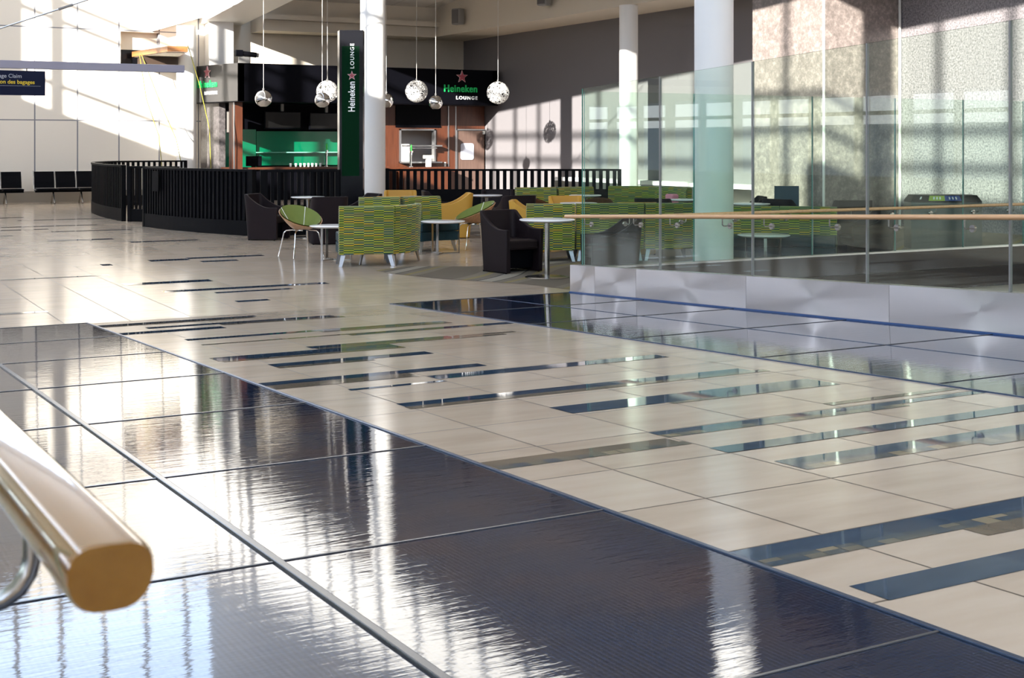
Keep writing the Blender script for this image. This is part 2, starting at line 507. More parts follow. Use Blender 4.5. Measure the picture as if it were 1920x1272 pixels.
# ------------------------------------------------------------------ mesh helpers
class M:
    """collects shapes; build() links them as ONE mesh object"""
    def __init__(self):
        self.v, self.f, self.uv, self.mi = [], [], [], []

    def face(self, pts, uv=None, mi=0):
        i = len(self.v)
        self.v += [tuple(p) for p in pts]
        self.f.append(tuple(range(i, i + len(pts))))
        self.uv.append(uv)
        self.mi.append(mi)
        return self

    def grid(self, rows, uv=None, closed=False, mi=0, flip=False):
        """rows: list of equal-length point lists"""
        n, k = len(rows), len(rows[0])
        b = len(self.v)
        for r in rows:
            self.v += [tuple(p) for p in r]
        for i in range(n - 1):
            for j in range(k if closed else k - 1):
                j2 = (j + 1) % k
                q = [b + i * k + j, b + i * k + j2, b + (i + 1) * k + j2, b + (i + 1) * k + j]
                u = None
                if uv:
                    u = [uv[i][j], uv[i][j2], uv[i + 1][j2], uv[i + 1][j]]
                if flip:
                    q.reverse()
                    if u:
                        u.reverse()
                self.f.append(tuple(q))
                self.uv.append(u)
                self.mi.append(mi)
        return self

    def box(self, x0, x1, y0, y1, z0, z1, mi=0):
        b = len(self.v)
        self.v += [(x, y, z) for z in (z0, z1) for x, y in ((x0, y0), (x1, y0), (x1, y1), (x0, y1))]
        for q in ((3, 2, 1, 0), (4, 5, 6, 7), (0, 1, 5, 4), (1, 2, 6, 5), (2, 3, 7, 6), (3, 0, 4, 7)):
            self.f.append(tuple(b + i for i in q))
            self.uv.append(None)
            self.mi.append(mi)
        return self

    def obox(self, c, ax, ay, hx, hy, z0, z1):
        """box turned in plan: centre c, axes ax/ay (2D units), half sizes"""
        P = []
        for sx_, sy_ in ((-1, -1), (1, -1), (1, 1), (-1, 1)):
            P.append((c[0] + ax[0] * hx * sx_ + ay[0] * hy * sy_, c[1] + ax[1] * hx * sx_ + ay[1] * hy * sy_))
        return self.prism(P, z0, z1)

    def prism(self, poly, z0, z1, zf0=None, zf1=None):
        n = len(poly)
        b = len(self.v)
        z0f = zf0 or (lambda x, y: z0)
        z1f = zf1 or (lambda x, y: z1)
        self.v += [(x, y, z0f(x, y)) for x, y in poly] + [(x, y, z1f(x, y)) for x, y in poly]
        self.f.append(tuple(b + i for i in reversed(range(n))))
        self.f.append(tuple(b + n + i for i in range(n)))
        for i in range(n):
            j = (i + 1) % n
            self.f.append((b + i, b + j, b + n + j, b + n + i))
        self.uv += [None] * (n + 2)
        self.mi += [0] * (n + 2)
        return self

    def cyl(self, c, r, z0, z1, n=24, r1=None):
        r1 = r if r1 is None else r1
        ring = lambda rr, z: [(c[0] + rr * math.cos(2 * PI * i / n), c[1] + rr * math.sin(2 * PI * i / n), z) for i in range(n)]
        self.grid([ring(r, z0), ring(r1, z1)], closed=True)
        self.face(list(reversed(ring(r, z0))))
        self.face(ring(r1, z1))
        return self

    def lathe(self, c, prof, n=28):
        rows = [[(c[0] + r * math.cos(2 * PI * i / n), c[1] + r * math.sin(2 * PI * i / n), c[2] + z) for i in range(n)] for r, z in prof]
        return self.grid(rows, closed=True)

    def tube(self, pts, r, n=8, cap=True):
        pts = [Vector(p) for p in pts]
        rows = []
        up = None
        for i, p in enumerate(pts):
            a = pts[max(0, i - 1)]
            b = pts[min(len(pts) - 1, i + 1)]
            d = (b - a).normalized()
            if up is None:
                up = d.orthogonal().normalized()
            up = (up - d * up.dot(d)).normalized()
            s = d.cross(up)
            rows.append([p + (up * math.cos(2 * PI * k / n) + s * math.sin(2 * PI * k / n)) * r for k in range(n)])
        self.grid(rows, closed=True)
        if cap:
            self.face(list(reversed(rows[0])))
            self.face(rows[-1])
        return self

    def sphere(self, c, r, n=32, k=18):
        prof = [(r * math.sin(PI * i / k), -r * math.cos(PI * i / k)) for i in range(k + 1)]
        return self.lathe(c, prof, n)

    def build(self, name, m, parent=None, smooth=False, bevel=0.0, world=False, solid=0.0):
        off = Vector(parent.location) if (world and parent) else Vector((0, 0, 0))
        me = bpy.data.meshes.new(name)
        me.from_pydata([Vector(v) - off for v in self.v], [], self.f)
        for mm in (m if isinstance(m, (list, tuple)) else [m]):
            me.materials.append(mm)
        if any(self.uv):
            lay = me.uv_layers.new(name='UVMap')
            k = 0
            for f, u in zip(self.f, self.uv):
                for j in range(len(f)):
                    lay.data[k].uv = u[j] if u else (0.0, 0.0)
                    k += 1
        for pl, i in zip(me.polygons, self.mi):
            pl.material_index = i
        b = bmesh.new()
        b.from_mesh(me)
        bmesh.ops.remove_doubles(b, verts=b.verts, dist=0.00005)
        bmesh.ops.recalc_face_normals(b, faces=b.faces)
        b.to_mesh(me)
        b.free()
        if smooth:
            me.polygons.foreach_set('use_smooth', [True] * len(me.polygons))
            me.set_sharp_from_angle(angle=math.radians(40))
        o = bpy.data.objects.new(name, me)
        COL.objects.link(o)
        if solid:
            md = o.modifiers.new('thickness', 'SOLIDIFY')
            md.thickness = solid
        if bevel:
            md = o.modifiers.new('bevel', 'BEVEL')
            md.width = bevel
            md.segments = 2
            md.limit_method = 'ANGLE'
        if parent:
            o.parent = parent
        return o


def tag(o, label, cat, group=None):
    o['label'] = label
    o['category'] = cat
    if group:
        o['group'] = group
    return o


def thing(name, label, cat, loc=(0, 0, 0), rz=0.0, group=None):
    o = bpy.data.objects.new(name, None)
    o.empty_display_size = 0.1
    COL.objects.link(o)
    o.location = loc
    o.rotation_euler = (0, 0, rz)
    return tag(o, label, cat, group)


def struct(o):
    o['kind'] = 'structure'
    return o


def copy_tree(root, loc, rz, label, group=None):
    r = root.copy()
    COL.objects.link(r)
    r.location, r.rotation_euler = loc, (0, 0, rz)
    r['label'] = label
    if group:
        r['group'] = group

    def rec(src, dst):
        for ch in [o for o in src.children]:
            c = ch.copy()
            COL.objects.link(c)
            c.parent = dst
            rec(ch, c)
    rec(root, r)
    return r


def text_mesh(name, body, size, m, parent, origin, xdir, updir, extrude=0.01, bold=0.0, align='LEFT', spacing=1.0, sx_=1.0):
    cu = bpy.data.curves.new(name, 'FONT')
    cu.body = body
    cu.size = size
    cu.extrude = extrude
    cu.offset = bold
    cu.align_x = align
    cu.space_character = spacing
    tmp = bpy.data.objects.new(name, cu)
    COL.objects.link(tmp)
    bpy.context.view_layer.update()
    me = bpy.data.meshes.new_from_object(tmp.evaluated_get(bpy.context.evaluated_depsgraph_get()))
    bpy.data.objects.remove(tmp)
    bpy.data.curves.remove(cu)
    X, U = Vector(xdir).normalized(), Vector(updir).normalized()
    N = X.cross(U)
    off = Vector(parent.location) if parent else Vector((0, 0, 0))
    O = Vector(origin) - off
    for v in me.vertices:
        c = v.co.copy()
        v.co = O + X * (c.x * sx_) + U * c.y + N * c.z
    me.materials.clear()
    me.materials.append(m)
    o = bpy.data.objects.new(name, me)
    COL.objects.link(o)
    if parent:
        o.parent = parent
    return o


def star_pts(r, rin=0.40):
    return [(rr * math.sin(PI * i / 5), rr * math.cos(PI * i / 5)) for i, rr in ((k, r if k % 2 == 0 else r * rin) for k in range(10))]


def star(name, m, parent, origin, xdir, updir, r, depth):
    X, U = Vector(xdir).normalized(), Vector(updir).normalized()
    N = X.cross(U)
    O = Vector(origin)
    q = M()
    a = [O + X * x + U * y for x, y in star_pts(r)]
    b = [p + N * depth for p in a]
    q.face(list(reversed(a)))
    q.face(b)
    q.grid([a, b], closed=True)
    return q.build(name, m, parent, world=True)


def reach(root, k, ymax=1e9, xmax=1e9, skew=None):
    """move a finished fixture k times as far from the viewpoint (its feet stay on the floor)"""
    loc = Vector(root.location)
    new = Vector((loc.x * k, loc.y * k, loc.z if loc.z < .02 else CAMZ + (loc.z - CAMZ) * k))

    def rec(o):
        for c in o.children:
            if c.type == 'MESH':
                for v in c.data.vertices:
                    p = v.co + loc
                    z = p.z if p.z < .02 else CAMZ + (p.z - CAMZ) * k
                    q_ = Vector((p.x * k, p.y * k, z))
                    q_.y = min(q_.y, ymax)
                    if skew:
                        q_ = skew(q_)
                    q_.x = min(q_.x, xmax)
                    v.co = q_ - new
            rec(c)
    rec(root)
    root.location = new


# ------------------------------------------------------------------ the floor: flat beyond Y=12.7, a 1:21 ramp rising towards the camera
Y0, SL = 12.7, 0.0475


def rz_(y):
    return SL * (Y0 - y) if y < Y0 else 0.0


WX0, WX1 = 7.86, 15.25                       # the stair well behind the balustrades
f = M()
f.face([(-4, Y0, 0), (20, Y0, 0), (20, 39.8, 0), (-4, 39.8, 0)])
f.face([(-4, -8, rz_(-8)), (WX0, -8, rz_(-8)), (WX0, Y0, 0), (-4, Y0, 0)])
f.face([(WX1, -8, 0), (20, -8, 0), (20, Y0, 0), (WX1, Y0, 0)])
struct(f.build('floor', TILE))


def ribbon(name, x0, x1, y0, y1, m, lift):
    q = M()
    for a, b in ((y0, min(y1, Y0)), (max(y0, Y0), y1)):
        if b > a:
            q.face([(x0, a, rz_(a) + lift), (x1, a, rz_(a) + lift), (x1, b, rz_(b) + lift), (x0, b, rz_(b) + lift)])
    return q


def inlay(mode, lst):
    q = M()
    for x0, x1, y0, y1 in lst:
        r = ribbon('', x0, x1, y0, y1, None, 0.0015)
        b = len(q.v)
        q.v += r.v
        q.f += [tuple(b + i for i in ff) for ff in r.f]
        q.uv += r.uv
        q.mi += r.mi
    return struct(q.build(mode[0], mode[1]))


ME = 2.45                                     # near floor sheet edge
slate = [(3.43, 5.13, 7.16, 7.33), (2.83, 5.12, 6.36, 6.43), (3.42, 5.14, 5.60, 5.83), (3.42, 5.51, 4.86, 4.94), (3.42, 5.6, 4.36, 4.49), (3.46, 5.2, 3.99, 4.12),
         (2.83, 5.12, 6.30, 6.36), (ME, 4.4, 3.03, 3.15), (2.53, 4.4, 2.55, 2.70), (ME, 3.96, 7.54, 7.68), (2.82, 3.98, 8.38, 8.54), (2.6, 3.98, 8.94, 9.17),
         (3.40, 4.58, 9.26, 9.40), (2.82, 3.43, 7.04, 7.10), (2.8, 5.1, 10.47, 10.60), (3.99, 5.49, 9.95, 10.10), (2.40, 3.37, 11.32, 11.51), (2.79, 4.54, 11.74, 11.88),
         (2.48, 3.95, 12.28, 12.40), (4.18, 4.54, 13.64, 13.77), (4.22, 5.13, 14.57, 14.68), (3.73, 5.70, 14.92, 15.10), (3.5, 4.56, 15.88, 16.12), (5.12, 6.27, 19.11, 19.32),
         (5.16, 5.69, 18.5, 18.69), (5.12, 6.29, 22.75, 22.95), (3.80, 3.94, 18.62, 18.85), (1.2, 2.28, 13.74, 13.87), (4.40, 6.2, 30.35, 30.52), (3.0, 5.62, 28.03, 28.2),
         (2.9, 4.49, 27.06, 27.22), (3.92, 5.04, 23.70, 23.95), (4.54, 5.10, 18.95, 19.2), (2.2, 3.6, 25.4, 25.6), (4.4, 5.9, 26.2, 26.35), (3.0, 4.8, 31.6, 31.8), (2.6, 4.2, 33.9, 34.1),
         (2.2, 3.6, 17.2, 17.3), (1.4, 2.9, 20.8, 20.95), (1.8, 3.1, 22.4, 22.55)]
taupe = [(2.82, 5.2, 6.22, 6.30), (ME, 3.40, 4.68, 4.78), (ME, 3.4, 7.36, 7.54), (2.62, 3.98, 8.86, 8.94), (3.25, 4.4, 2.86, 2.96), (4.6, 5.15, 9.30, 9.37), (3.42, 5.0, 9.18, 9.26),
         (2.8, 4.6, 10.05, 10.10), (3.42, 4.6, 11.62, 11.74), (3.9, 5.1, 10.36, 10.47), (2.82, 3.5, 8.29, 8.38), (2.48, 3.9, 12.16, 12.28), (4.6, 5.5, 5.03, 5.1)]
mosaic = [(ME, 4.4, 2.96, 3.03), (ME, 3.42, 4.61, 4.68), (3.42, 4.9, 4.79, 4.86), (3.46, 5.2, 3.92, 3.99), (4.0, 5.14, 5.55, 5.60), (4.4, 5.2, 3.86, 3.92)]
inlay(('floor', SLATE), slate)
inlay(('floor', TAUPE), taupe)
inlay(('floor', MOSAIC), mosaic)

# blue glossy sheets let into the floor: two runs, each a row of panels
SEAMS = [-2.2, -0.7, 0.8, 2.30, 3.80, 5.23, 6.75, 8.27, 9.76, 11.23, 12.72]


def sheets(x0, x1, top):
    q = M()
    for a, b in zip(SEAMS[:-1], SEAMS[1:]):
        b2, a2 = min(b, top) - 0.008, a + 0.008
        z = lambda y: rz_(y) + 0.004
        q.face([(x0 + .006, a2, z(a2)), (x1 - .006, a2, z(a2)), (x1 - .006, b2, z(b2)), (x0 + .006, b2, z(b2))])
    return struct(q.build('floor', MATT))


for x0, x1 in ((0.12, 1.285), (1.285, ME), (5.53, 6.66), (6.66, 7.73)):
    sheets(x0, x1, 12.72)


def strip_y(x, w_, y0, y1, m, h):
    q = M()
    a, b = y0, y1
    q.prism([(x - w_, a), (x + w_, a), (x + w_, b), (x - w_, b)], 0, 0, lambda x_, y_: rz_(y_) - 0.001, lambda x_, y_: rz_(y_) + h)
    return q


struct(strip_y(ME, 0.010, -2.2, 12.72, None, 0.009).build('trim_1', MATEDGE, bevel=0.003))
struct(strip_y(1.285, 0.014, -2.2, 12.72, None, 0.012).build('trim_2', SEAMM, bevel=0.004))
struct(strip_y(5.53, 0.008, -2.2, 12.72, None, 0.007).build('trim_3', MATEDGE))
struct(strip_y(6.66, 0.006, -2.2, 12.72, None, 0.006).build('trim_4', MATEDGE))
q = M()
for a, b in ((0.12, ME), (5.53, 7.73)):
    for y in SEAMS[1:]:
        q.box(a, b, y - 0.006, y + 0.002, rz_(y) - 0.004, rz_(y) + 0.0075)
struct(q.build('trim_5', SEAMM))
# carpet of the lounge
cp = [(6.81, 16.15), (6.84, 15.73), (6.94, 15.39), (7.06, 14.91), (7.29, 14.49), (7.53, 14.11), (7.72, 13.75), (7.80, 13.38), (7.9, 13.0), (19.9, 13.0), (19.9, 19.0), (13, 19.0), (10.4, 17.6), (8.81, 16.68), (8.32, 16.02), (7.41, 16.52)]
q = M()
q.face([(x, y, 0.003) for x, y in cp])
struct(q.build('floor', CARPET))

# ------------------------------------------------------------------ room shell
WIN = -4.0                                    # plane of the window wall on the left
ZW = SUN_E * -WIN                             # what a sill height projected to X=0 gains at that plane


def yw(y_at_x0):
    return y_at_x0 + SUN_K * WIN


def head(y_):                                 # window head at window-plane Y
    return 13.75


q = M()
YA, YB, YC = -8.0, yw(27.5), yw(35.55)
q.box(WIN - .3, WIN, YA, YB, 2.75, 6.9 + ZW)                    # band between the view strip and the clerestory
q.box(WIN - .3, WIN, YB, 39.8, 2.75, 5.15 + ZW)
for a, b in ((YA, 6.0), (6.0, 14.0), (14.0, 24.0), (24.0, YC)):
    q.prism([(WIN - .3, a), (WIN, a), (WIN, b), (WIN - .3, b)], 0, 14.2, lambda x, y: head(y))
q.box(WIN - .3, WIN, YC, 39.8, 5.15 + ZW, 14.2)
q.box(WIN - .3, WIN, YA, yw(7.3), 6.8 + ZW, 8.0 + ZW)            # higher sill at the near end
struct(q.build('wall_left', WHITE))
q = M()
q.box(WIN - .3, WIN, YA, 39.8, -0.1, 1.0)                       # dark parapet below the view strip
struct(q.build('wall_left', BLUEP))
q = M()
mw = 0.06
for y in (23.15, 21.7, 20.22, 18.6, 16.84, 15.4, 13.95, 12.3, 7.96, 4.33, 2.55, 0.8, -1.0, -2.8):
    q.box(WIN - .2, WIN - .08, yw(y) - mw, yw(y) + mw, 6.8 + ZW, head(yw(y)) + .1)
for y in (34.78, 30.9, 29.5, 28.4):
    q.box(WIN - .2, WIN - .08, yw(y) - .11, yw(y) + .11, 5.1 + ZW, head(yw(y)) + .1)
for z in (8.65, 9.38):
    q.box(WIN - .2, WIN - .08, YA, YB, z + ZW - .07, z + ZW + .07)
for z in (5.97, 7.86, 8.42):
    q.box(WIN - .2, WIN - .08, YB, YC, z + ZW - .06, z + ZW + .06)
q.box(WIN - .3, WIN, YB - .15, YB + .15, 5.1 + ZW, 13.8)
struct(q.build('window_1', WHITE))
q = M()
q.face([(WIN - .14, YA, 6.6), (WIN - .14, YC, 6.6), (WIN - .14, YC, 13.75), (WIN - .14, YA, 13.75)])
struct(q.build('window_1', WINGLASS))
q = M()
y = -7.6
k = 0
while y < 39:
    ww = 0.05 if k % 2 else 0.11
    q.box(WIN - .22, WIN - .05, y - ww, y + ww, 1.0, 2.75)
    y += 1.35
    k += 1
q.box(WIN - .22, WIN - .05, YA, 39.6, 2.28, 2.36)
struct(q.build('window_2', WHITE))
q = M()
q.face([(WIN - .14, YA, 1), (WIN - .14, 39.6, 1), (WIN - .14, 39.6, 2.75), (WIN - .14, YA, 2.75)])
struct(q.build('window_2', WINGLASS))
# what stands outside the view strip
q = M()
q.box(-10.6, WIN - .3, YA, 40, 3.0, 3.25)
struct(q.build('ceiling', WHITE))                                # unseen canopy added to keep the sun out of the view strip
q = M()
q.box(-160, WIN - .3, -120, 160, -4.2, -4.0)
struct(q.build('floor', TARMAC))

q = M()
q.box(-60, -36, -90, 130, -4, 2.75)
struct(q.build('wall_outside', BLUEBLD))                         # low building across the apron

# far wall, Y = 39.8
q = M()
q.box(-4, 8.63, 39.8, 40.1, -0.05, 8.8)
q.box(8.63, 9.77, 39.8, 40.1, -0.05, 4.05)
q.box(8.63, 9.77, 39.8, 40.1, 5.02, 8.8)
q.box(9.77, 11.5, 39.8, 40.1, -0.05, 8.8)
q.box(-4, 11.5, 39.8, 40.1, 13.2, 14.3)
struct(q.build('wall_back', PANEL))
q = M()
q.box(11.5, 20.4, 39.8, 40.1, -0.05, 9.5)
struct(q.build('wall_back', BEIGE))
q = M()
q.box(8.63, 9.77, 40.1, 40.2, 4.5, 5.02, 0)
q.box(8.63, 9.77, 40.1, 40.2, 4.05, 4.5, 1)
struct(q.build('wall_back', [BEIGE, BLACKG]))                    # back of the niche
q = M()
x = -3.9
while x < 11.5:
    q.box(x - .05, x + .05, 39.85, 40.0, 8.8, 13.2)
    x += 1.187
q.box(-4, 11.5, 39.85, 40.0, 10.9, 11.0)
struct(q.build('window_3', WHITE))
q = M()
q.face([(-4, 39.95, 8.8), (11.5, 39.95, 8.8), (11.5, 39.95, 13.2), (-4, 39.95, 13.2)])
struct(q.build('window_3', WINGLASS))
q = M()
P = [(9.55, 5.05), (10.95, 5.5), (11.5, 5.6), (11.5, 8.8), (9.55, 8.8)]
A_ = [(x, 39.45, z) for x, z in P]
B_ = [(x, 39.8, z) for x, z in P]
q.face(A_)
q.face(list(reversed(B_)))
q.grid([A_, B_], closed=True)
struct(q.build('wall_back', WHITE))                              # upper wall standing proud of the niche wall
q = M()
q.box(11.15, 11.9, 39.3, 39.8, 0, 6.4)
struct(q.build('wall_back', WHITE))                              # pilaster
q = M()
q.box(-4, 11.5, 39.76, 39.8, 0, 0.32)
struct(q.build('baseboard_back', mat('grey_beige_base', (0.33, 0.29, 0.24), 0.5)))

# right wall, X = 20, and the granite block
q = M()
q.box(20, 20.3, 22.05, 40.1, -0.05, 12)
struct(q.build('wall_right', DARKW))
q = M()
q.box(17.94, 20, 19.85, 22.05, 0, 12)
struct(q.build('wall_right', GRANITE2))
q = M()
q.box(20, 20.3, -8, 22.05, -0.05, 12)
struct(q.build('wall_right', GRANITE))
q = M()
q.box(17.92, 17.955, 19.835, 19.87, 0, 9)
q.box(19.93, 19.965, 19.80, 19.835, 0, 9)
struct(q.build('trim_6', mat('pale_corner_trim', (0.8, 0.78, 0.74), 0.3)))
q = M()
q.box(19.55, 20, 22.1, 33, 0, 0.62)                              # low steel-faced ledge along the dark wall
struct(q.build('trim_7', STEEL))
q = M()
q.box(19.5, 20, 22.1, 33, 0.62, 0.72)
struct(q.build('trim_8', WHITE))

# lounge ceiling, beams, roof


def zc(y):
    return 6.0 + 0.07 * (39.8 - y)


def zb(y):
    return 5.35 + 0.072 * (39.8 - y)


q = M()
q.prism([(11.5, -8), (12.6, -8), (12.3, 39.8), (11.0, 39.8)], 0, 14.2, lambda x, y: zb(y))
struct(q.build('ceiling', WHITE))                                # long fascia over the columns
q = M()
q.prism([(12.6, -8), (18.4, -8), (18.4, 39.8), (12.6, 39.8)], 0, 0, lambda x, y: zc(y), lambda x, y: zc(y) + .2)
struct(q.build('ceiling', CEIL))
q = M()
q.prism([(18.4, -8), (20, -8), (20, 39.8), (18.4, 39.8)], 5.15, 0, None, lambda x, y: zc(y) + .2)
struct(q.build('ceiling', BEIGE))
q = M()
q.box(12.6, 18.4, 38.6, 39.8, 5.13, 6.3)
q.box(12.6, 18.4, 38.3, 38.6, 5.45, 5.6)
struct(q.build('ceiling', BEIGE))
q = M()
q.box(-4.3, 12.6, -8.3, 40.1, 14.2, 14.5)
struct(q.build('ceiling', WHITE))
# rear of the concourse (behind the camera): solid below, unseen glazing added above for ambient daylight
q = M()
q.box(-4.3, 20.3, -8.5, -8.3, -.3, 6.2)
struct(q.build('wall_front', BEIGE))
q = M()
for x in (-4, -1.2, 1.6, 4.4, 7.2, 10, 12.8, 15.6, 18.4):
    q.box(x - .08, x + .08, -8.3, -8.1, 6.2, 14.2)
for z in (6.2, 8.8, 11.4):
    q.box(-4, 20, -8.3, -8.1, z - .06, z + .06)
struct(q.build('fill_window', WHITE))
q = M()
q.face([(-4, -8.2, 6.2), (20, -8.2, 6.2), (20, -8.2, 14), (-4, -8.2, 14)])
struct(q.build('fill_window', WINGLASS))

# stair well
q = M()
q.box(WX0, WX1, Y0 - .02, Y0 + .04, -0.3, -0.0)
q.box(WX1, WX1 + .06, -8, Y0, -0.3, 0)
struct(q.build('wall_well', WELLP))
q = M()
q.box(WX0, WX1, -8, Y0, -0.34, -0.27)
struct(q.build('floor', mat('pale_lower_floor', (0.45, 0.40, 0.33), 0.3)))

# ------------------------------------------------------------------ round columns
def column(x, y, r, h_, label, joint=(3.0,)):
    t = thing('column', label, 'column', (x, y, 0), 0, None)
    M().cyl((0, 0), r, 0, h_, 48).build('shaft', WHITE, t, smooth=True)
    M().cyl((0, 0), r + .012, 0, .12, 48).build('base_ring', ALU, t, smooth=True)
    return t


column(11.24, 26.8, 0.275, 7.2, 'sunlit white round column just right of the tall green sign pillar')
column(10.12, 13.19, 0.242, 14.2, 'broad white round column behind the glass balustrade, nearest of the columns')
column(18.44, 27.5, 0.235, 5.15, 'slim white round column before the charcoal wall, sunlit on its lower half')
column(10.42, 39.15, 0.29, 5.2, 'white round column at the corner behind the left end of the bar sign')

# ------------------------------------------------------------------ glass balustrades round the stair well
t = thing('glass_balustrade', 'long glass balustrade with steel plinth and oak handrail beside the blue floor', 'balustrade', (7.79, Y0, 0))
GX = 7.79
joints = [12.55, 11.04, 9.57, 8.10, 6.65, 5.2, 3.75, 2.3, 0.85]
for i in range(len(joints) - 1):
    a, b = joints[i + 1] + .006, joints[i] - .006
    z0, z1 = .28, 2.29
    q = M()
    P = [(a, rz_(a) + z0), (b, rz_(b) + z0), (b, rz_(b) + z1), (a, rz_(a) + z1)]
    L_ = [(GX - .008, y, z) for y, z in P]
    R_ = [(GX + .008, y, z) for y, z in P]
    q.face(L_, mi=0)
    q.face(list(reversed(R_)), mi=0)
    q.grid([L_, R_], closed=True, mi=1)
    q.build('glass_pane', [GLASS, GEDGE], t, world=True)
for y in joints[1:-1]:
    q = M()
    q.prism([(GX - .012, y - .007), (GX + .012, y - .007), (GX + .012, y + .007), (GX - .012, y + .007)], 0, 0, lambda x, y_: rz_(y_) + .28, lambda x, y_: rz_(y_) + 2.29)
    q.build('joint_strip', GREYM, t, world=True)
pl = [12.72, 12.2, 11.4, 9.6, 7.8, 6.0, 4.2, 2.4, 0.6]
for i in range(len(pl) - 1):
    a, b = pl[i + 1] + .0015, pl[i] - .0015
    q = M()
    q.prism([(7.735, a), (7.85, a), (7.85, b), (7.735, b)], 0, 0, lambda x, y_: rz_(y_), lambda x, y_: rz_(y_) + .315)
    q.build('plinth_panel', STEEL, t, world=True)
q = M()
q.prism([(7.715, .6), (7.734, .6), (7.734, 12.71), (7.715, 12.71)], 0, 0, lambda x, y_: rz_(y_), lambda x, y_: rz_(y_) + .016)
q.build('edge_strip', BLUELINE, t, world=True)
HX = 7.68
r = M().tube([(HX, 12.72, .862), (HX, 9, rz_(9) + .862), (HX, 5, rz_(5) + .862), (HX, .6, rz_(.6) + .862)], .021, 14).build('handrail', OAK, t, smooth=True, world=True)


def brackets(parent, ys, x_rail, x_glass, zf, axis='y', off=Vector((0, 0, 0))):
    for y in ys:
        z = zf(y)
        q = M()
        s = -0.10
        if axis == 'y':
            q.tube([(x_rail, y, z - .02), (x_rail, y, z - .075), (x_rail + .015, y, z - .088), (x_glass, y, z - .088)], .006, 8)
            A, B = Vector((x_glass - .022, y, z - .088)), Vector((x_glass, y, z - .088))
        else:
            q.tube([(y, x_rail, z - .02), (y, x_rail, z - .075), (y, x_rail + .015, z - .088), (y, x_glass, z - .088)], .006, 8)
            A, B = Vector((y, x_glass - .022, z - .088)), Vector((y, x_glass, z - .088))
        q.tube([A, B], .028, 16)
        o = q.build('bracket', SATIN, None, smooth=True)
        for v in o.data.vertices:
            v.co -= off
        o.parent = parent


brackets(r, [12.32, 11.36, 10.72, 9.88, 9.28, 8.43, 7.75, 6.98, 6.1, 5.2, 4.2, 3.2], HX, GX - .008, lambda y: rz_(y) + .862, off=t.location)

t = thing('glass_balustrade', 'far glass balustrade across the end of the well, lounge seats behind it', 'balustrade', (11.5, 12.77, 0))
GY = 12.77
jx = [7.95, 9.50, 11.35, 12.77, 14.03, 15.22]
for a, b in zip(jx[:-1], jx[1:]):
    q = M()
    A_ = [(a + .006, GY - .008, .2), (b - .006, GY - .008, .2), (b - .006, GY - .008, 2.28), (a + .006, GY - .008, 2.28)]
    B_ = [(x, GY + .008, z) for x, y, z in A_]
    q.face(A_)
    q.face(list(reversed(B_)))
    q.grid([A_, B_], closed=True, mi=1)
    q.build('glass_pane', [GLASS, GEDGE], t, world=True)
q = M()
q.box(7.86, 15.25, 12.745, 12.83, 0, .25)
q.build('plinth_panel', WELLP, t, world=True)
M().box(7.86, 15.25, 12.74, 12.835, .25, .272).build('plinth_cap', STEEL, t, world=True)
for x in jx[2:-1]:
    M().box(x - .005, x + .005, GY - .011, GY + .011, .27, 2.28).build('joint_strip', GREYM, t, world=True)
r = M().tube([(8.1, 12.66, .84), (11, 12.66, .84), (15.16, 12.66, .84)], .021, 12).build('handrail', OAK, t, smooth=True, world=True)
brackets(r, [8.5, 9.3, 10.1, 10.9, 11.9, 12.7, 13.4, 14.2, 14.9], 12.66, GY - .008, lambda x: .84, 'x', off=t.location)

# near handrail in the left foreground, its end cut square
t = thing('handrail', 'varnished wooden handrail in the near left foreground with square-cut end', 'handrail', (0.14, .70, 0))
prof = []
for i in range(24):                                            # flattened round with chamfered lower corners
    a = 2 * PI * i / 24
    cx, cz = math.cos(a), math.sin(a)
    ex = .0235 * (abs(cx) ** .55) * (1 if cx > 0 else -1)
    ez = .0185 * (abs(cz) ** .75) * (1 if cz > 0 else -1)
    if cz < 0:
        ex *= 1 - .22 * abs(cz)
    prof.append((ex, ez))
rows = []
for y in (.705, .71, 2, 4, 6, 9, 12.6):
    sc = .94 if y == .705 else 1
    rows.append([(.148 + px * sc, y, rz_(y) + .883 + pz * sc) for px, pz in prof])
q = M().grid(rows, closed=True)
q.face(rows[0])
q.face(list(reversed(rows[-1])))
q.build('rail', RAILW, t, smooth=True, world=True)
for y in (.96, 2.2, 3.6, 5.0, 6.4, 7.8, 9.2, 10.6, 12.0):
    z = rz_(y) + .865
    pts = [(.148, y, z)] + [(.148 - .03 + .03 * math.cos(a), y, z - .028 - .03 * math.sin(a)) for a in (0, .4, .8, 1.2, PI / 2)] + [(.035, y, z - .058)]
    q = M().tube(pts, .0065, 12)
    q.tube([(.042, y, z - .058), (.034, y, z - .058)], .03, 16)
    q.build('bracket', SATIN, t, smooth=True, world=True)
t2 = thing('glass_balustrade', 'glass panel that carries the near wooden handrail at far left', 'balustrade', (0.03, 1.2, 0))
q = M()
P = [(.9, rz_(.9)), (12.6, rz_(12.6)), (12.6, rz_(12.6) + 1.05), (.9, rz_(.9) + 1.05)]
A_ = [(.022, y, z) for y, z in P]
B_ = [(.034, y, z) for y, z in P]
q.face(A_)
q.face(list(reversed(B_)))
q.grid([A_, B_], closed=True, mi=1)
q.build('glass_pane', [GLASS, GEDGE], t2, world=True)


